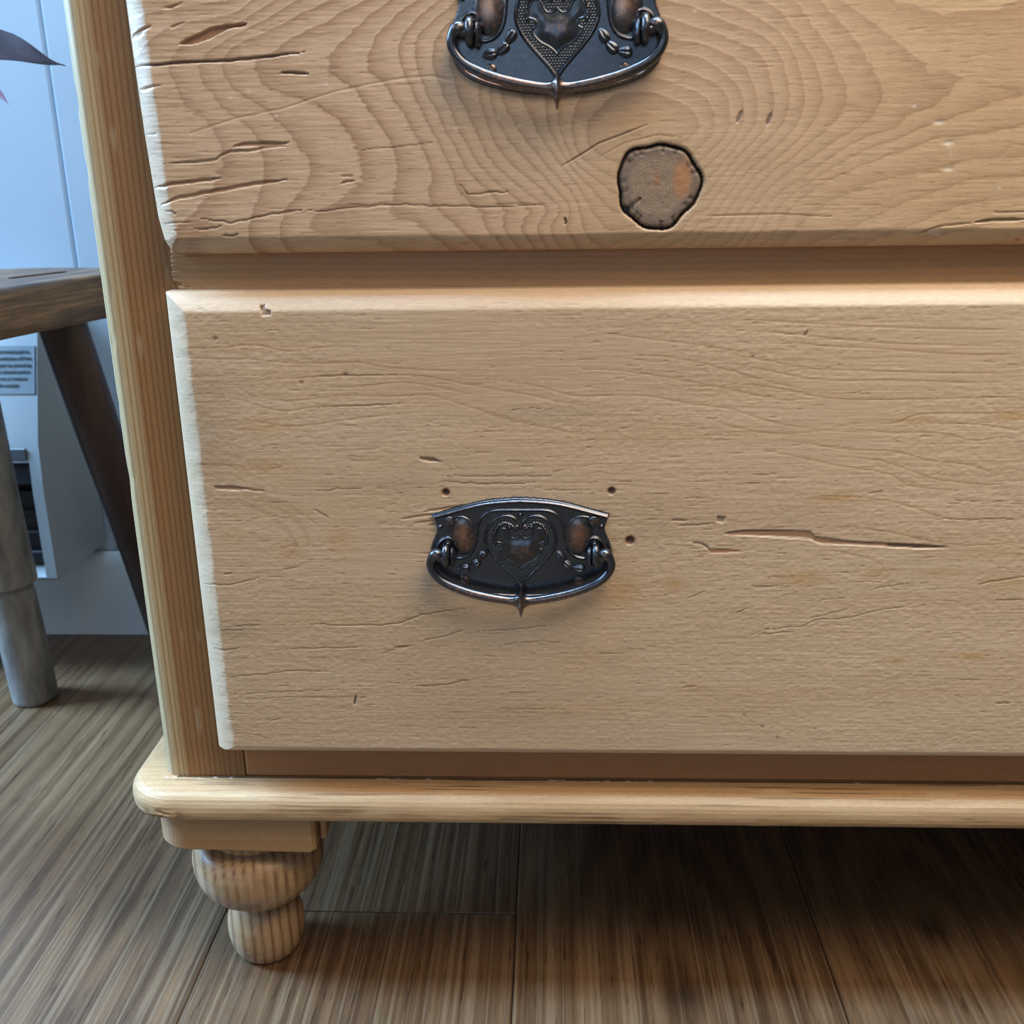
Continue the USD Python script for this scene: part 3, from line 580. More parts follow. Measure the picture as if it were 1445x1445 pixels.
up.stroke([(980,304),(1020,304),(1100,302),(1180,306)], 0.4, DK, 0.35, 0.3); up.stroke([(796,307),(799,313),(797,317)], 0.8, DK, 0.8, 0.9)
for p in ((390,164),(352,128),(460,118),(645,180),(703,167),(733,178),(326,138),(980,16),(1290,150),(1410,265)): up.blob(p, 0.9, 0.5, (0.75, 0.7, 0.62), 0.7)
r_ = np.random.default_rng(5)
up.dashes(420, (0.30, 0.17, 0.09), 0.5, 0.12, 3, 14, 0.18, 0.4, 21, lambda x, z: 0.85 if x < 0.13 else 0.35)
up.dashes(150, (0.70, 0.56, 0.38), 0.45, 0.05, 2, 9, 0.2, 0.45, 22)
up.xl = np.interp(up.zs, [0.4448, 0.4475, 0.452, 0.462, 0.480, 0.50, 0.53, 0.56, 0.66], [0.0075, 0.0055, 0.0030, 0.0012, 0.0002, -0.0008, -0.0016, -0.0022, -0.0025])
up.bevel((0.0105, 0.0085), (0.010, 0.008), (0.0085, 0.0105))
up_front = up.build('drawer', PINE, 'upper drawer with a bold flame grain and one dark knot')

def knot():
    n, k = 90, 34; a = np.linspace(0, 2*np.pi, n, endpoint=False); s = np.linspace(0, 1, k)
    R = KR*(1+0.045*np.sin(3*a+0.5)+0.03*np.sin(5*a+2)+0.02*np.sin(9*a))-0.0006
    R = R*(1-0.10*np.exp(-((a-3.75)/0.07)**2))
    X = KX+s[:,None]*R*np.cos(a); Z = KZ+s[:,None]*R*np.sin(a)/1.02
    Yv = -PR+0.0002+0.0012*np.clip((s[:,None]-0.93)/0.07, 0, 1)**2+0*X+0.00035*(nz(X, Z, 500, 500, 2, 201)-0.5)
    r = np.hypot(X-KX+0.0015, Z-KZ+0.0015); ph = r/0.0016+0.9*nz(X, Z, 110, 110, 2, 202); fr = ph-np.floor(ph)
    c = lerp((0.33, 0.245, 0.175), (0.21, 0.145, 0.10), 0.8*fr)*(0.9+0.25*nz(X, Z, 300, 300, 2, 203))[..., None]
    c = lerp(c, (0.17, 0.13, 0.10), 0.75*sm((s[:,None]-0.66)/0.2)*np.ones_like(X))
    q = to_plane([(963, 252)])[0]; bl = np.exp(-(((X-q[0])/0.0042)**2+((Z-q[1])/0.0085)**2)**2); c = lerp(c, (0.46, 0.21, 0.09), 0.8*bl)
    q = to_plane([(927, 254)])[0]; bl = np.exp(-(((X-q[0])/0.0017)**2+((Z-q[1])/0.0034)**2)**1.5); c = lerp(c, (0.36, 0.16, 0.07), 0.6*bl)
    radial = sm((np.abs(np.sin(a*23+3*np.sin(a*5)))[None,:]*np.ones_like(X)-0.93)/0.05)*(s[:,None] > 0.84); c = c*(1-0.6*radial)[..., None]; Yv += 0.0006*radial
    ck = np.exp(-(((a[None,:]-3.75)*s[:,None]*KR)/0.0006)**2)*(s[:,None] > 0.55); c = c*(1-0.75*ck)[..., None]; Yv += 0.0012*ck
    i = np.arange(k*n).reshape(k, n); j = np.roll(i, -1, 1)
    f = np.vstack([np.stack([i[:-1].ravel(), j[1:].ravel(), i[1:].ravel()], 1), np.stack([i[:-1].ravel(), j[:-1].ravel(), j[1:].ravel()], 1)])
    v = np.stack([X, Yv, Z], -1).reshape(-1, 3)
    skirt = v[-n:]+[0, 0.004, 0]; b = len(v); v = np.vstack([v, skirt]); c = np.vstack([c.reshape(-1, 3), np.tile([[0.05, 0.04, 0.03]], (n, 1))])
    o = np.arange(n); f = np.vstack([f, np.stack([b-n+o, b-n+(o+1) % n, b+(o+1) % n], 1), np.stack([b-n+o, b+(o+1) % n, b+o], 1)])
    if np.cross(v[f[5,1]]-v[f[5,0]], v[f[5,2]]-v[f[5,0]])[1] > 0: f = f[:, ::-1]
    obj('knot', (v, f), PINE, up_front, True, c, label='round grey-brown knot with dark cracked rim')
knot()

# ---------------------------------------------------------------- lower drawer: pale, scrubbed, long shallow grain
lo = Front(W, 0.1706, 0.4269, 0.47, 0.0005, 0.0005)
X, Z = lo.X, lo.Z
big = nz(X, Z, 6, 18, 3, 101); mid = nz(X, Z, 10, 90, 3, 102); fib = nz(X, Z, 45, 1600, 3, 103); stip = nz(X, Z, 420, 620, 2, 104)
lo.c = lerp((0.57, 0.405, 0.265), (0.62, 0.455, 0.30), sm((X-0.15)/0.25)+0*Z)
lo.c = lerp(lo.c, (0.53, 0.355, 0.19), np.clip((mid-0.48)*2.2, 0, 1)*0.55)
lo.c = lerp(lo.c, (0.50, 0.39, 0.27), np.clip((big-0.5)*2, 0, 1)*0.5)
lo.c = lo.c*(0.91+0.18*fib)[..., None]*(0.96+0.08*stip)[..., None]
lo.h = 0.00022*(fib-0.5)+0.00030*(stip-0.5)*sm((nz(X, Z, 9, 14, 2, 105)-0.34)/0.2)+0.0008*(nz(X, Z, 14, 40, 2, 106)-0.5)
OR_, GR = (0.44, 0.25, 0.11), (0.36, 0.25, 0.15)
ring = lambda a, al=0.55, w=0.55, d=0.12, c=OR_: lo.stroke(smooth_curve(a, 40), w, c, al, d, taper=True, soft=0.2)
for a in ([(252,491),(321,490),(365,487),(398,495),(459,490),(515,491)], [(252,505),(335,507),(376,509),(409,513),(473,512),(509,512),(542,518),(610,522),(645,525),(668,531)],
          [(683,535),(725,540),(767,547),(808,558),(868,558),(927,561),(972,570),(1030,577),(1060,587),(1092,596),(1143,605),(1194,607)],
          [(315,527),(365,531),(404,535),(451,531),(487,530),(570,529),(610,533),(700,550),(760,560),(800,570),(860,573)],
          [(343,555),(376,563),(409,566),(445,562),(487,559),(570,559),(610,558),(630,564),(668,576),(719,590),(779,602)],
          [(312,561),(343,566),(376,576),(409,580),(445,574),(501,573),(570,569),(612,570)], [(329,588),(362,595),(404,601),(445,599),(501,591),(570,584)],
          [(668,579),(719,593),(779,605),(823,614)], [(445,545),(500,546),(560,540),(610,545),(680,560)]): ring(a, 0.42, 0.5)
for a in ([(1015,498),(1089,510),(1143,520),(1194,522),(1313,526),(1445,525)], [(1015,510),(1080,522),(1149,535),(1223,537),(1313,538),(1372,540),(1445,537)],
          [(1015,540),(1104,549),(1164,561),(1300,563),(1445,560)], [(1100,480),(1160,488),(1240,492),(1350,500),(1445,499)], [(1015,465),(1100,470),(1200,480),(1320,487),(1445,488)],
          [(1020,450),(1120,455),(1260,462),(1445,466)], [(1199,598),(1268,596),(1289,587),(1357,583),(1445,584)], [(1199,605),(1262,610),(1336,613),(1378,622),(1411,617),(1445,623)],
          [(1098,620),(1158,629),(1208,635),(1265,638),(1313,650),(1366,656),(1396,665),(1420,663),(1435,657)], [(1075,635),(1140,648),(1194,659),(1262,672),(1277,683),(1319,690),(1372,696)],
          [(1170,644),(1253,653),(1313,674),(1357,681),(1405,684),(1445,677)], [(1000,590),(1050,606),(1110,612),(1150,610)], [(1290,597),(1360,598),(1410,603),(1445,610)],
          [(880,500),(950,505),(1020,520),(1090,540),(1150,552)], [(850,470),(930,480),(1000,489),(1070,500)], [(820,520),(900,526),(980,540),(1060,556),(1130,570)],
          [(1150,700),(1240,705),(1300,720),(1340,732),(1445,730)], [(1160,775),(1215,785),(1245,800),(1240,812),(1215,812)], [(1180,745),(1250,750),(1340,768),(1445,764)]): ring(a, 0.50, 0.5)
for k in range(46):                                     # fine parallel growth lines, denser and clearer to the right
    z = 0.4269-0.012-0.0026*k*(1+0.012*k)
    if z < 0.30: break
    x0 = rng.uniform(0.10, 0.30); x1 = rng.uniform(0.36, 0.47); xx = np.linspace(x0, x1, 9)
    zz = z-0.006*sm((xx-0.18)/0.18)+0.0016*np.sin(xx*24+z*90)+rng.normal(size=9)*0.0002
    W_ = lo.win(np.stack([xx, zz], 1), 0.002); d, t = seg_dist(lo.X[W_], lo.Z[W_], np.stack([xx, zz], 1)); a = np.clip(1-d/0.0004, 0, 1)*0.35*np.clip(np.minimum(t, 1-t)*6, 0, 1)
    lo.c[W_] = lerp(lo.c[W_], OR_, a); lo.h[W_] -= 0.00006*a
for p, rx, rz, al in (((1180,703),12,2.5,0.5), ((1130,815),13,4,0.45), ((950,825),6,4,0.5), ((1370,925),10,1.6,0.55), ((1265,931),5,1.5,0.55), ((1240,808),9,3,0.3), ((1330,808),11,2,0.35), ((1400,780),20,2.2,0.3),
                      ((875,835),12,9,0.45), ((370,600),14,4,0.35), ((380,660),16,3,0.35), ((480,760),8,9,0.28), ((980,970),9,2,0.35), ((1420,820),14,3,0.4), ((1290,592),10,1.8,0.45), ((1430,586),10,3,0.45), ((330,755),10,3,0.3), ((410,780),8,5,0.3)):
    lo.blob(p, rx, rz, (0.50, 0.29, 0.11), min(1, al*1.3))
for p, rx, rz, al in (((290,600),16,30,0.30), ((780,585),40,4,0.25), ((900,740),30,14,0.20), ((680,1000),60,16,0.10), ((330,890),16,5,0.35), ((560,685),24,5,0.22), ((1130,730),40,12,0.12)):
    lo.blob(p, rx, rz, (0.33, 0.235, 0.155), al*1.3)
CR, HOL = (0.16, 0.10, 0.06), (0.27, 0.15, 0.08)
lo.chip([(1022,752),(1052,748),(1142,749),(1150,757),(1205,764),(1255,766),(1340,771),(1300,774),(1205,769),(1160,768),(1142,761),(1060,756),(1024,755)], 0.55, (0.36, 0.205, 0.12), 0.85, 0.35)
lo.stroke([(1022,754),(1060,756),(1142,759),(1150,766),(1200,769),(1250,771)], 0.45, (0.66, 0.55, 0.38), 0.8, 0.0); lo.stroke([(1022,752),(1060,749),(1120,749)], 0.6, (0.22, 0.11, 0.06), 0.8, 0.2); lo.stroke([(1150,762),(1200,765),(1250,767)], 0.5, (0.22, 0.12, 0.07), 0.6, 0.1)
lo.chip([(1253,767),(1300,769),(1345,773),(1300,774),(1253,772)], 0.55, (0.20, 0.125, 0.09), 0.9, 0.35)
lo.stroke([(975,766),(990,767),(998,772),(1003,778)], 0.6, CR, 0.7, 0.6); lo.chip([(1001,776),(1022,775),(1050,778),(1024,780),(1002,780)], 0.45, (0.36, 0.15, 0.075), 0.75, 0.45)
lo.chip([(1012,728),(1024,730),(1020,738),(1012,736)], 0.8, (0.18, 0.14, 0.11), 0.6); lo.stroke([(946,734),(970,735)], 0.7, HOL, 0.6, 0.5); lo.stroke([(952,742),(985,741),(1010,738)], 0.5, CR, 0.45, 0.4)
for a, w, d in (([(1060,896),(1080,888),(1130,884),(1150,875),(1200,871),(1240,861),(1270,857),(1310,855)], 0.55, 0.7), ([(1062,896),(1100,893),(1125,890)], 0.6, 0.6), ([(1140,872),(1180,864),(1200,858)], 0.5, 0.5), ([(1223,833),(1250,828),(1285,822)], 0.5, 0.5),
             ([(968,845),(983,840),(996,833)], 0.6, 0.7), ([(1040,864),(1048,862),(1052,860)], 1.0, 0.8), ([(1150,850),(1165,845),(1200,843)], 0.5, 0.5), ([(1378,825),(1412,819),(1445,814)], 0.8, 0.8), ([(1405,847),(1445,846)], 0.8, 0.7),
             ([(1058,828),(1085,828),(1105,826)], 0.6, 0.6), ([(855,679),(893,680)], 0.5, 0.5), ([(912,697),(945,697)], 0.5, 0.4), ([(962,704),(990,702)], 0.5, 0.4), ([(1062,670),(1100,669)], 0.6, 0.5), ([(1055,681),(1075,681)], 0.6, 0.5),
             ([(618,671),(665,672),(790,672)], 0.5, 0.5), ([(620,680),(660,682),(720,683),(755,681)], 0.7, 0.8), ([(765,692),(820,691)], 0.7, 0.5), ([(716,578),(760,576),(785,577)], 0.4, 0.4),
             ([(437,532),(487,530),(560,529)], 0.6, 0.6), ([(445,575),(500,573),(565,569)], 0.6, 0.6), ([(440,694),(470,691),(510,689)], 0.6, 0.6), ([(441,719),(455,725),(465,731)], 0.8, 0.8), ([(380,710),(405,708)], 0.5, 0.4),
             ([(315,810),(328,809)], 1.1, 1.2), ([(284,827),(330,824),(365,815)], 0.8, 0.8), ([(400,803),(418,801)], 0.9, 0.8), ([(330,884),(355,883),(370,884)], 0.9, 0.8), ([(310,890),(345,888)], 0.6, 0.5), ([(438,880),(480,882),(560,881),(572,876),(595,868),(630,862),(660,858)], 0.8, 0.9),
             ([(295,919),(320,917),(340,914)], 0.8, 0.9), ([(395,916),(430,915),(512,913)], 0.7, 0.7), ([(556,914),(578,912)], 1.0, 0.9), ([(537,922),(560,916)], 0.6, 0.6), ([(560,912),(580,912)], 0.7, 0.6), ([(594,905),(625,899),(640,894),(660,890)], 0.7, 0.8), ([(675,891),(720,888),(780,882)], 0.6, 0.7), ([(704,913),(722,907),(760,905),(790,906)], 0.5, 0.5),
             ([(578,970),(620,967),(655,961),(670,959)], 0.8, 0.8), ([(300,957),(340,954),(420,946),(470,948)], 0.6, 0.6), ([(330,980),(400,976),(480,973)], 0.5, 0.5), ([(340,986),(420,984),(530,984)], 0.5, 0.5), ([(710,978),(775,976)], 0.4, 0.3), ([(700,1000),(790,1000)], 0.45, 0.3), ([(645,1028),(672,1026)], 0.6, 0.5), ([(381,1017),(397,1015)], 0.9, 0.8), ([(835,922),(880,922)], 0.5, 0.4),
             ([(960,970),(985,968)], 0.7, 0.5), ([(1405,993),(1425,992)], 1.4, 0.8), ([(1312,957),(1400,960)], 0.5, 0.3), ([(325,1034),(355,1036),(390,1044)], 0.5, 0.4), ([(1345,706),(1390,708)], 0.5, 0.4), ([(1320,733),(1445,732)], 0.5, 0.3), ([(1225,696),(1245,694),(1240,699)], 0.7, 0.6)):
    lo.stroke(a, w*0.62, CR if w < 0.9 else HOL, 0.68, d*0.38, jag=0.9, soft=0.3, seed=int(a[0][0]))
lo.stroke([(502,981),(500,995)], 0.9, (0.10, 0.07, 0.05), 0.85, 0.6); lo.blob((484,962), 1.6, 1.2, (0.42, 0.22, 0.10), 0.7)
for p in ((1076,1026), (1050,1009), (1097,1041), (1137,471), (1062,503)): lo.blob(p, 0.9, 0.7, (0.10, 0.07, 0.05), 0.7, 0.2)
lo.stroke([(1134,474),(1140,466)], 0.7, CR, 0.7, 0.3)
lo.chip([(302,686),(330,686),(355,690),(330,692),(304,690)], 0.7, (0.26, 0.13, 0.08), 0.7, 0.5); lo.stroke([(350,691),(375,693)], 0.6, HOL, 0.6, 0.6); lo.stroke([(305,691),(330,692),(352,693)], 0.4, (0.72, 0.62, 0.5), 0.6)
lo.chip([(592,645),(612,646),(618,650),(605,652),(594,649)], 0.8, (0.26, 0.16, 0.10), 0.6); lo.stroke([(600,648),(625,652)], 0.6, CR, 0.6, 0.5)
lo.chip([(366,434),(372,430),(374,437),(382,439),(382,445),(370,446)], 1.0, (0.30, 0.18, 0.14), 0.6); lo.stroke([(366,430),(370,440)], 0.7, DK, 0.6, 0.6)
for p, rr in (((487,529), 1.2), ((425,540), 0.9), ((303,478), 1.2)): lo.blob(p, rr, rr*0.8, (0.16, 0.09, 0.05), 0.7, 0.5)
for a in ([(598,722),(640,716),(665,712)], [(565,733),(600,727),(640,725)], [(585,738),(610,735),(640,733)], [(604,741),(640,738)]): lo.stroke(a, 0.8, (0.36, 0.17, 0.08), 0.55, 0.5, jag=0.4)
for a in ([(273,716),(340,709),(395,741),(417,772),(406,786)], [(345,703),(406,725),(434,761),(434,777)], [(262,705),(330,697),(400,712),(450,742)]): lo.stroke(smooth_curve(a, 40), 2.2, (0.40, 0.25, 0.13), 0.34, 0.05, soft=0.1, jag=0.5)
HOLES = ((629, 695, 1.9), (863, 693, 1.9), (889, 763, 2.3))
for hx, hy, hr in HOLES:
    lo.blob((hx, hy), hr*1.5, hr*1.3, (0.30, 0.15, 0.08), 0.7, 0.0, 4); lo.blob((hx, hy), hr*0.95, hr*0.95, (0.09, 0.045, 0.03), 0.9, 2.0, 6)
near_h = lambda x, z: 0.3+0.7*math.exp(-((x-0.20)/0.12)**2-((z-0.31)/0.06)**2)
lo.dashes(1500, (0.30, 0.20, 0.115), 0.5, 0.14, 2, 12, 0.18, 0.36, 121, near_h)
lo.dashes(700, (0.22, 0.15, 0.10), 0.5, 0.2, 2, 7, 0.2, 0.42, 122, near_h)
lo.dashes(260, (0.70, 0.55, 0.36), 0.35, 0.04, 3, 12, 0.2, 0.5, 123)
lo.bevel((0.0125, 0.0095), (0.0095, 0.0085), (0.0045, 0.0040))
lo.c = lo.c*(1-0.16*sm((0.012-(lo.X+0*lo.Z))/0.004)*0)[..., None]
lo_front = lo.build('drawer', PINE, 'lower drawer with pale shallow grain and a long torn split')

# a plainer third drawer closes the carcass above the frame
th_ = Front(W, 0.686, 0.870, 0.10, 0.004, 0.003)
th_.c = board_tone(th_.X, th_.Z, 140, (0.57, 0.40, 0.24), (0.40, 0.24, 0.12), 70); th_.bevel((0.011, 0.009), (0.01, 0.008), (0.009, 0.009)); third = th_.build('drawer', PINE, None)

# ================================================================== handles
mm = 1e-3
def half(pts): return smooth_curve(pts, 60)*mm
def both(c): return [c, c*[-1, 1]]
OUT = np.array([(0,29.3),(11.4,28.5),(22.5,26.8),(35,23.3),(46.0,20.2),(44.0,15),(43.6,11),(45.5,6.2),(47.4,0),(47.8,-5.3),(46.6,-11.5),(43.5,-16.3),(36.3,-20.7),(23.8,-24.2),(11.4,-26),(0,-26.4)], float)
top_e = smooth_curve(OUT[:5], 60); side_e = smooth_curve(OUT[4:], 140)
HALF = np.vstack([top_e, side_e[1:]])*mm; OUTLINE = np.vstack([HALF, (HALF*[-1, 1])[::-1][1:-1]])
HEART = half([(0,12.6),(0.7,15),(2.4,17.6),(6.5,19.5),(11.4,18.6),(16,14.3),(18.2,7.5),(17.4,2.6),(14.3,-2.8),(8.9,-9),(3.6,-14.6),(1,-18),(0,-19.6)])
SHIELD = half([(0,9.4),(1.6,7.6),(4.2,7.4),(6.0,9.2),(7.8,12.3),(10.6,12.3),(12.4,9),(12.5,5.4),(10.6,4.8),(9.2,3.6),(9.4,1.6),(11.0,0.9),(10.6,-1.2),(7.4,-4.6),(3.6,-6.6),(1.0,-8.6),(0,-9.8)])
NECK = half([(13.2,4),(13.6,9),(11.8,13.6),(8.2,15.6),(4.4,14.2),(2.6,12.2)])
ARCH = half([(0,22.6),(10,22.6),(15.6,21.8),(20.0,18.6),(22.3,13.2),(23.0,7),(24.6,1.2),(28,-2.6),(33,-4.0)])
LOBE = half([(24.0,3),(22.9,8.6),(24.8,15),(29.5,18.8),(35,18.6)])
CURL = half([(33.2,2.2),(34.2,5.6),(37.2,7.6),(41.0,6.2),(43.6,2.0),(44.8,-3)])
TOPR = (half([(0,27.2),(11.4,26.5),(22.5,24.8),(35,21.4),(45.0,18.6)])); BOTR = half([(45.2,-10.5),(42.2,-15.2),(35.6,-19.2),(23.5,-22.8),(11.3,-24.6),(0,-25.0)])
def back_plate():
    g = 0.27*mm; us, ws = np.arange(-48.6*mm, 48.7*mm, g), np.arange(-27.4*mm, 30.4*mm, g); U, Wv = np.meshgrid(us, ws)
    d, _ = seg_dist(np.abs(U), Wv, HALF); ins = inside(U, Wv, OUTLINE); sd = np.where(ins, d, -d)
    A = np.abs(U); h = np.zeros_like(U)
    def ridge(c, w, ht):
        nonlocal h
        q, t = seg_dist(A, Wv, c); h = np.maximum(h, ht*mm*np.exp(-(q/(w*mm))**2))
    dish = 0.9*mm*sm((sd-1.5*mm)/(7*mm)); h += 0.5*mm*sm((sd-1*mm)/(5*mm))
    lobe_r = np.hypot((A-30*mm)/(7.6*mm), (Wv-8.6*mm)/(10.6*mm)); h = np.maximum(h, 2.3*mm*np.sqrt(np.clip(1-lobe_r**2, 0, 1)))
    hin = inside(A, Wv, np.vstack([HEART, [[-1*mm, -19.6*mm], [-1*mm, 12.6*mm]]])); sin_ = inside(A, Wv, np.vstack([SHIELD, [[-1*mm, -9.8*mm], [-1*mm, 9.4*mm]]]))
    h = np.where(hin & ~sin_, 0.55*mm, h)
    from scipy.ndimage import gaussian_filter
    dq, _ = seg_dist(A, Wv, SHIELD); h = np.where(sin_, 0.5*mm+gaussian_filter(np.where(sin_, 1.2*mm*sm(dq/(5*mm)), 0), 5), h)
    hd, _ = seg_dist(A, Wv, HEART)
    band = hin & ~sin_ & (hd > 0.9*mm) & (dq > 0.7*mm)
    for c, w, ht in ((HEART, 0.75, 1.5), (SHIELD, 0.55, 1.15), (NECK, 0.75, 1.35), (ARCH, 0.75, 1.45), (LOBE, 0.6, 1.25), (CURL, 0.8, 1.8), (TOPR, 0.9, 1.4), (BOTR, 0.8, 1.3)): ridge(c, w, ht)
    P = []
    for r in range(-20, 21):
        for q in range(-20, 21): P.append(((q+0.5*(r % 2))*1.35*mm, r*1.15*mm))
    kd, _ = cKDTree(np.array(P)).query(np.stack([A, Wv], -1)); h += np.where(band, 0.55*mm*np.exp(-(kd/(0.42*mm))**2), 0)
    for (bu, bw, br) in ((0, 20.2, 1.2), (38.2, 4.0, 1.5), (41.6, 13.6, 1.0), (2.0, 13.6, 1.2), (5.6, 13.4, 1.3)):
        rr = np.hypot(A-bu*mm, Wv-bw*mm); h = np.maximum(h, 0.5*mm+br*mm*np.sqrt(np.clip(1-(rr/(br*mm))**2, 0, 1)))
    mott = nz(U, Wv, 900, 900, 3, 301)
    wear = np.clip((h-1.0*mm)/(1.4*mm), 0, 1)*0.55+0.40*np.exp(-(((A-30*mm)/(3.2*mm))**2+((Wv-11*mm)/(5*mm))**2))+0.3*sm((mott-0.6)/0.1)*(h > 0.9*mm)
    q, _ = seg_dist(A, Wv, BOTR); wear += 0.4*np.exp(-(q/(0.7*mm))**2); q, _ = seg_dist(A, Wv, TOPR); wear += 0.2*np.exp(-((q)/(0.6*mm))**2)
    t = np.clip(sd/(0.9*mm), 0, 1); H = (1.3*mm+h)*np.sqrt(1-(1-t)**2)-np.where(sd < 0, 0.8*mm, 0)
    gw, gu = np.gradient(sd, g); mv = np.where(np.abs(sd) < 0.62*g, sd, 0)
    v, f = grid(np.stack([U-mv*gu, -H, Wv-mv*gw], -1)); keep = (sd > -0.45*mm).ravel(); f = f[keep[f].all(1)]
    ix = np.unique(f); re = np.full(len(v), -1); re[ix] = np.arange(len(ix))
    tone = np.stack([np.clip(wear, 0, 1), 0*wear, 0*wear], -1).reshape(-1, 3)[ix]
    return (v[ix], re[f]), tone
def bail():
    k = np.array([(39.2,-0.6),(43.6,0.6),(46.3,-2.6),(46.2,-7.0),(42.2,-12.6),(34.8,-16.8),(23.8,-20.6),(11.4,-23.2),(4,-24.2),(0,-24.4)])
    yy = np.array([7.4, 8.2, 8.6, 8.6, 8.8, 9.2, 9.6, 9.8, 9.8, 9.8])
    c = smooth_curve(np.c_[k, yy], 110); c = np.vstack([c, (c*[-1, 1, 1])[::-1][1:]]); P = np.c_[c[:,0], -c[:,2], c[:,1]]*mm
    u = np.abs(c[:,0])
    u2 = np.sort(np.unique(np.concatenate([np.linspace(-6, 6, 61)])))
    s = np.concatenate([[0], np.cumsum(np.linalg.norm(np.diff(P, axis=0), axis=1))]); sf = np.interp(u2*mm, P[::-1,0][(np.abs(P[::-1,0]) < 8*mm)], s[::-1][(np.abs(P[::-1,0]) < 8*mm)])
    sn = np.unique(np.concatenate([s, sf])); P = np.stack([np.interp(sn, s, P[:,i]) for i in range(3)], 1); u = np.abs(P[:,0])/mm
    e = np.minimum(sn, sn[-1]-sn)/mm
    r = 2.15+0.3*np.exp(-((u-20)/14)**2)+1.3*np.exp(-((e-4.5)/2.6)**2)
    rw = r+2.4*np.exp(-(u/2.4)**1.2)+4.7*np.exp(-(u/0.95)**1.1); ry = r+1.5*np.exp(-u/2.4)+0.4*np.exp(-u/0.8)
    m = sweep(P, rw*mm, 24, ry*mm, up=(0, 1, 0)); v = np.array(m.vertices)
    w = 0.0+0.45*sm((np.abs(v[:,0])-40*mm)/(5*mm))*0+0.35*sm((-v[:,1]-10.6*mm)/(1.2*mm))
    return m, np.stack([w, 0*w, 0*w], -1)
def post():
    parts = []
    a = np.linspace(0, 2*np.pi, 40)
    ring_ = np.stack([0*a, -5.2*mm+3.4*mm*np.cos(a), 0.2*mm+3.6*mm*np.sin(a)], 1); m = sweep(ring_, 1.55*mm, 12, up=(1, 0, 0)); parts.append(m)
    b = ellipsoid((-2.6*mm, -4.2*mm, -0.8*mm), (1.9*mm, 4.0*mm, 4.4*mm), 4); v = np.array(b.vertices)-[-2.6*mm, -4.2*mm, -0.8*mm]
    ang = np.arctan2(v[:,0], -v[:,1]); v *= (1-0.16*np.abs(np.sin(ang*3.0))**0.5*(1-np.abs(v[:,2])/(4.6*mm)))[:,None]; b.vertices = v+[-2.6*mm, -4.2*mm, -0.8*mm]; parts.append(b)
    parts.append(ellipsoid((0, -2.2*mm, 0.2*mm), (2.4*mm, 2.6*mm, 2.6*mm), 3))
    m = sweep(np.array([(-1.5, -7.4, -0.6), (0.5, -7.4, -0.6), (3.4, -7.6, -0.3)])*mm, 1.5*mm, 12, up=(0, 0, 1)); parts.append(m)
    m = trimesh.util.concatenate(parts); m.apply_scale([1.2, 1.08, 1.25]); v = np.array(m.vertices); w = 0.0+0.15*sm((-v[:,1]-6*mm)/(3*mm))
    return m, np.stack([w, 0*w, 0*w], -1)
def bud():
    m = ellipsoid((0, 0, 0), (3.5*mm, 2.3*mm, 2.35*mm), 4); v = np.array(m.vertices)
    ang = np.arctan2(v[:,2], -v[:,1]); v[:,1:] *= (1-0.30*np.abs(np.cos(ang*3.0))**3*(1-(v[:,0]/(3.6*mm))**2))[:,None]
    v[:,1:] *= (1+0.22*v[:,0]/(2.5*mm))[:,None]; m.vertices = v; w = 0.0+0.12*sm((-v[:,1]-1.2*mm)/(0.6*mm))
    return m, np.stack([w, 0*w, 0*w], -1)
def screw():
    m = lathe([(2.55*mm, -0.6*mm), (2.55*mm, 0.25*mm), (2.3*mm, 0.62*mm), (1.6*mm, 0.98*mm), (0.8*mm, 1.15*mm), (0.2*mm, 1.2*mm)], 32)
    mf = manifold3d.Manifold(manifold3d.Mesh(np.asarray(m.vertices, np.float32), np.asarray(m.faces, np.uint32)))
    if mf.num_vert():
        mf = mf - manifold3d.Manifold.cube([6*mm, 0.62*mm, 1*mm], True).translate([0, 0, 1.05*mm]); q = mf.to_mesh(); m = trimesh.Trimesh(q.vert_properties[:,:3], q.tri_verts, process=False)
    m.apply_transform(trimesh.transformations.rotation_matrix(math.pi/2, [1, 0, 0])); v = np.array(m.vertices); w = 0.30+0*v[:,0]
    return m, np.stack([w, w*0, w*0], -1)
PLATE, BAIL, POST, BUD, SCREW = back_plate(), bail(), post(), bud(), screw()
first = {}
def rotm(deg): return trimesh.transformations.rotation_matrix(math.radians(deg), [0, 1, 0])
def piece(name, parent, pack, loc, spin=0.0, mirror=False, smooth=True):
    key = (name, round(spin, 2), mirror)
    path = numbered(str(parent.GetPath()), name)
    if key in first:                                  # the same mesh again: refer to the first one
        p = stage.DefinePrim(path, 'Mesh'); p.GetReferences().AddInternalReference(first[key])
        p.GetAttribute('xformOp:translate').Set(Gf.Vec3d(*map(float, loc))); return p
    m, tone = pack; v, f = (np.array(m[0]), np.array(m[1])) if isinstance(m, tuple) else (np.array(m.vertices), np.array(m.faces))
    if spin: v = v @ rotm(spin)[:3,:3].T
    if mirror: v = v*[-1, 1, 1]; f = f[:, ::-1]
    p = usdkit.mesh(stage, path, (v, f), BRONZE, smooth)
    UsdGeom.PrimvarsAPI(p).CreatePrimvar('tone', Sdf.ValueTypeNames.Color3fArray, 'vertex').Set(Vt.Vec3fArray.FromNumpy(np.ascontiguousarray(tone, np.float32)))
    p.AddTranslateOp().Set(Gf.Vec3d(*map(float, loc))); first[key] = p.GetPath(); return p.GetPrim()
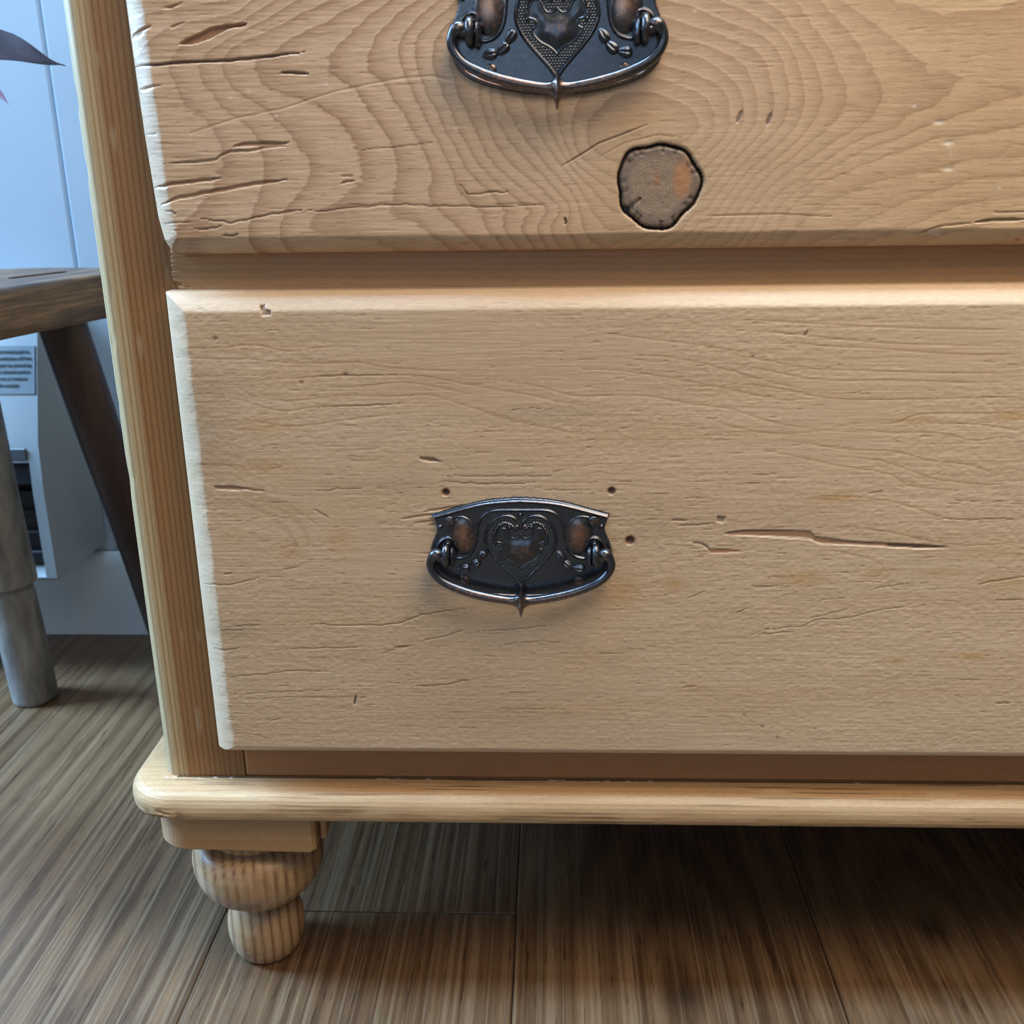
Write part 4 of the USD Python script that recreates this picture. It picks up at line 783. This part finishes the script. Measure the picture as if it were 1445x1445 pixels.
def handle(parent, cx, cz, spins=(8, -80, 62, 5)):
    o = np.array([cx, -PR-0.0002, cz])
    piece('back_plate', parent, PLATE, o)
    piece('bail_handle', parent, BAIL, o+[0, -0.5*mm, 0])
    for s in (1, -1): piece('handle_post', parent, POST, o+np.array([s*38.6, -1.6, -0.6])*mm, mirror=s < 0)
    for s in (1, -1):
        for (bu, bw, an) in ((20.6, -2.4, -58), (24.2, -7.2, -40), (30.2, -9.4, -8)):
            piece('garland_bud', parent, BUD, o+np.array([s*bu, -2.5, bw])*mm, -an if s > 0 else an+0.01)
    for k, (su, sw) in enumerate(((-36.6, 16.8), (37.6, 16.8), (-29.6, -15.6), (30.2, -16.0))):
        q, t = None, None
        hgt = 1.9 if sw < 0 else 2.6
        piece('screw', parent, SCREW, o+np.array([su, -hgt, sw])*mm, spins[k], smooth=False)
HL = at(735, 778, -PR-0.002); HU = at(786, 43, -PR-0.002)
handle(lo_front, HL[0], HL[2]); handle(up_front, HU[0], HU[2])
handle(lo_front, W-HL[0], HL[2]); handle(up_front, W-HU[0], HU[2])

# ================================================================== milking stool
st = thing('stool', 'low dark wooden stool with a slotted thick seat beside the chest', 'stool')
def stool():
    zt, zb = 0.405, 0.368
    a, b = at(0, 408, Z=zt)[:2], at(135, 388, Z=zt)[:2]; d = (b-a)/np.linalg.norm(b-a); n = np.array([-d[1], d[0]])
    mid = a-d*0.005; L_, D_ = 0.185, 0.20
    pts = [(-L_, 0.02), (-L_+0.012, 0.004), (-L_+0.04, 0)]+[(u, 0.0) for u in np.linspace(-L_+0.05, L_-0.05, 14)]+[(L_-0.04, 0.0), (L_-0.012, 0.004), (L_, 0.02), (L_, 0.05)]
    pts += [(L_*np.cos(t), 0.05+(D_-0.05)*np.sin(t)**0.8) for t in np.linspace(0.12, np.pi-0.12, 40)]+[(-L_, 0.05)]
    pts = np.array(pts); poly = mid+pts[:,:1]*d+pts[:,1:]*n; c = poly.mean(0)
    lay = []
    for z, ins in ((zb, 0.004), (zb+0.004, 0.0008), (zb+0.008, 0), (zt-0.007, 0), (zt-0.003, 0.001), (zt-0.0008, 0.003), (zt, 0.007)):
        q = c+(poly-c)*(1-ins/np.linalg.norm(poly-c, axis=1, keepdims=True)); lay.append(np.c_[q, np.full(len(q), z)])
    k = len(poly); V = np.vstack(lay+[[[*c, zb]], [[*c, zt]]]); f = []
    for j in range(len(lay)-1):
        for i in range(k): q = (i+1) % k; f += [(j*k+i, j*k+q, (j+1)*k+q), (j*k+i, (j+1)*k+q, (j+1)*k+i)]
    t = (len(lay)-1)*k
    for i in range(k): q = (i+1) % k; f += [(len(V)-2, q, i), (len(V)-1, t+i, t+q)]
    m = trimesh.Trimesh(V, f, process=False)
    if m.volume < 0: m.invert()
    mf = manifold3d.Manifold(manifold3d.Mesh(np.asarray(m.vertices, np.float32), np.asarray(m.faces, np.uint32)))
    s0, s1 = at(24, 391.5, Z=zt), at(84, 384.5, Z=zt)
    hull = []
    for e in (s0, s1):
        for t in np.linspace(0, 2*np.pi, 16, endpoint=False):
            for z in (zb-0.01, zt+0.01): hull.append((e[0]+0.006*np.cos(t), e[1]+0.010*np.sin(t), z))
    mf = mf-manifold3d.Manifold.hull_points(np.array(hull)); q = mf.to_mesh()
    if mf.num_vert() > 50: m = trimesh.Trimesh(q.vert_properties[:,:3], q.tri_verts, process=False)
    obj('seat', m, STOOL, st, 40)
    def leg(top, bot, r0, r1, mat, collar=None, label=None):
        top, bot = np.array(top, float), np.array(bot, float); t = np.linspace(0, 1, 160); P = top+(bot-top)*t[:,None]
        r = r0+(r1-r0)*t+0.0006*np.sin(t*9)
        if collar is not None: r = r+np.where(t < collar, 0.0045, 0)-0.0012*np.exp(-((t-collar-0.01)/0.012)**2)
        r[-1] -= 0.002
        return obj('leg', sweep(P, r, 28, up=(0, 1, 0.01)), mat, st, 50, label=label)
    T = at(92, 470, 0.335); B = at(222, 850, 0.335+0.05); e = (B-T)/(T[2]-B[2]); foot_ = T+e*T[2]
    leg(T-e*0.012, foot_, 0.0195, 0.0165, LEGD, label='dark brown splayed leg')
    g = at(40, 998, Z=0); gt = np.array([g[0]-0.012, g[1]+0.005, 0.372]); gb = np.array([g[0]-0.001, g[1]+0.018, 0.0])
    leg(gt, gb, 0.0210, 0.0205, LEGG, 0.67, 'weathered grey leg')
    leg((mid-0.1*d+0.12*n).tolist()+[0.37], (mid-0.17*d+0.17*n).tolist()+[0.0], 0.0195, 0.0165, LEGD)
    return mid, d, n
mid, sd_, sn_ = stool()

# ================================================================== electric heater on the wall
ht = thing('wall_heater', 'cream electric wall heater with a black outlet grille low on the white wall', 'heater')
def prism(prof, x0, x1):
    p = np.array(prof); k = len(p); V = np.vstack([np.c_[np.full(k, x0), p], np.c_[np.full(k, x1), p]])
    cs = manifold3d.CrossSection([p.tolist()]); 
    if cs.area() < 0 or abs(cs.area()) < 1e-12: cs = manifold3d.CrossSection([p[::-1].tolist()])
    e = manifold3d.Manifold.extrude(cs, x1-x0).to_mesh(); v = e.vert_properties[:,:3]
    return trimesh.Trimesh(np.c_[v[:,2]+x0, v[:,0], v[:,1]], e.tri_verts, process=False)
HX1 = -0.2915; HX0 = -0.72
prof = [(0.507, 0.108), (0.396, 0.108), (0.393, 0.111), (0.394, 0.20), (0.398, 0.245), (0.412, 0.290), (0.430, 0.345), (0.440, 0.358), (0.455, 0.363), (0.507, 0.363)]
def front_y(z): return float(np.interp(z, [0.111, 0.20, 0.245, 0.290, 0.345], [0.393, 0.394, 0.398, 0.412, 0.430]))
body = prism(prof[::-1], HX0, HX1)
cut = prism([(0.38, 0.112), (0.45, 0.112), (0.45, 0.227), (0.38, 0.227)], HX0+0.02, HX1-0.0105)
_m = lambda t: manifold3d.Manifold(manifold3d.Mesh(np.asarray(t.vertices, np.float32), np.asarray(t.faces, np.uint32)))
try:
    for t in (body, cut):
        if t.volume < 0: t.invert()
    q = (_m(body)-_m(cut)).to_mesh(); body = trimesh.Trimesh(q.vert_properties[:,:3], q.tri_verts, process=False)
except Exception as e: print('cut', e)
obj('body', body, HEAT, ht, 30)
obj('outlet', box(HX0+0.021, HX1-0.0115, 0.425, 0.449, 0.113, 0.226), BLACK, ht)
for k in range(5): obj('slat', box(HX0+0.021, HX1-0.0112, 0.416, 0.425, 0.128+0.021*k, 0.1305+0.021*k, 0.0008), BLACK, ht)
obj('grille_bar', box(HX0+0.021, HX1-0.013, 0.3985, 0.401, 0.205, 0.226, 0.0008), BLACK, ht)
obj('trim_strip', box(HX0+0.022, HX1-0.012, front_y(0.236)-0.0012, front_y(0.236)+0.012, 0.229, 0.241, 0.001), noisy('grey_trim', (0.08, 0.09, 0.10), (0.10, 0.11, 0.12)), ht)
def slab_on_front(z0, z1, x0, x1, lift, th):
    a, b = front_y(z0)-lift, front_y(z1)-lift
    return prism([(a, z0), (a+th, z0), (b+th, z1), (b, z1)], x0, x1)
lb = slab_on_front(0.290, 0.333, HX0+0.2, HX1-0.0022, 0.0008, 0.0007)
if lb.volume < 0: lb.invert()
lab = obj('rating_label', lb, LABEL, ht)
ang = math.atan2(front_y(0.333)-front_y(0.290), 0.043)
for k, line in enumerate(('the thermostat part is', 'in use it switches off the', 'supply simply by pressing', 'the knob should switch', 'the unit on or restore', 'the supply')):
    t = meshkit.text_mesh(line, 0.0030, 0.0003, True); w = t.bounds[1,0]; v = np.array(t.vertices)
    zc = 0.3265-0.0060*k
    x = v[:,0]-w+(HX1-0.0055-(0.002, 0, 0.0005, 0.001, 0.004, 0.012)[k])
    P = np.c_[x, front_y(zc)-0.0012-v[:,2]*0.5+v[:,1]*math.sin(ang), zc+v[:,1]*math.cos(ang)]
    obj('lettering', trimesh.Trimesh(P, t.faces, process=False), INK, lab)

# ================================================================== purple-leaved plant standing on the stool
pc = mid-sd_*0.07+sn_*0.085
pl = thing('potted_plant', 'potted plant with long dark purple leaves standing on the stool', 'plant', (pc[0], pc[1], 0.405))
obj('pot', lathe([(0.028, 0.0), (0.031, 0.002), (0.040, 0.060), (0.0435, 0.061), (0.0435, 0.072), (0.039, 0.073), (0.037, 0.064)], 40), POT, pl, 40)
obj('soil', lathe([(0.036, 0.055), (0.034, 0.064), (0.01, 0.066)], 28), SOIL, pl, True)
org = np.array([pc[0], pc[1], 0.405])
def leaf(name, path, width, mat, parent, up=(0, 0, 1), fold=0.25, wav=0.0):
    P = smooth_curve(path, 40); T = np.gradient(P, axis=0); T /= np.linalg.norm(T, axis=1, keepdims=True)
    S = np.cross(T, np.asarray(up, float)); S /= np.linalg.norm(S, axis=1, keepdims=True); N = np.cross(S, T)
    t = np.linspace(0, 1, 40); wd = width*np.clip(np.sin(np.pi*np.clip(0.12+0.88*t, 0, 1))**0.8, 0.0, 1)*np.clip((1-t)*4, 0.02, 1)**0.7; s = np.linspace(-1, 1, 11)
    G = P[:,None]+S[:,None]*(s[None,:,None]*wd[:,None,None])+N[:,None]*((np.abs(s)*fold)[None,:,None]*wd[:,None,None])
    G += N[:,None]*(wav*np.sin(t*26)[:,None,None]*np.abs(s)[None,:,None])
    v, f = grid(G); n = len(v); v2 = v-np.repeat(N, 11, 0)*0.0006
    b = np.concatenate([np.arange(11), np.arange(1, 40)*11+10, 39*11+np.arange(9, -1, -1), np.arange(38, 0, -1)*11]); c = np.roll(b, -1)
    F_ = np.vstack([f, f[:, ::-1]+n, np.stack([b, b+n, c], 1), np.stack([c, b+n, c+n], 1)])
    obj(name, (np.vstack([v, v2])-org, F_), mat, parent, 60)
tip = at(92, 93, 0.33); e1 = at(40, 78, 0.33); e0 = at(-60, 62, 0.33)
base = org+np.array([0.0, 0.0, 0.064])
crown = org+np.array([0.006, 0.004, 0.175])
obj('stem', sweep(np.array([base+[0, 0, -0.006], base+[0.003, 0.001, 0.05], crown])-org, [0.004, 0.0036, 0.003], 10, up=(0, 1, 0)), LEAF, pl, True)
leaf('leaf', [crown-[0, 0, 0.01], crown*0.4+e0*0.6+[0, 0, 0.02], e0+[0, 0, 0.008], e1+[0, 0, 0.0], tip], 0.020, LEAF, pl, up=(0.1, -0.75, 0.65), fold=0.15, wav=0.0012)
t2 = at(13, 148, 0.31); leaf('leaf', [crown-[0, 0, 0.02], crown*0.5+t2*0.5+[0, 0, 0.016], at(-6, 128, 0.31), t2], 0.0085, PETAL, pl, up=(0.2, -0.6, 0.7), fold=0.3)
for k, (dx, dy, dz) in enumerate(((-0.13, 0.03, 0.12), (-0.10, -0.06, 0.03), (-0.03, 0.05, 0.16), (-0.05, -0.07, 0.15), (-0.14, -0.01, 0.00))):
    leaf('leaf', [crown-[0, 0, 0.02*(k % 3)], crown+np.array([dx, dy, dz+0.03])*0.5, crown+np.array([dx, dy, dz])*0.8, crown+[dx, dy, dz-0.02]], 0.018, LEAF, pl, fold=0.2, wav=0.001)
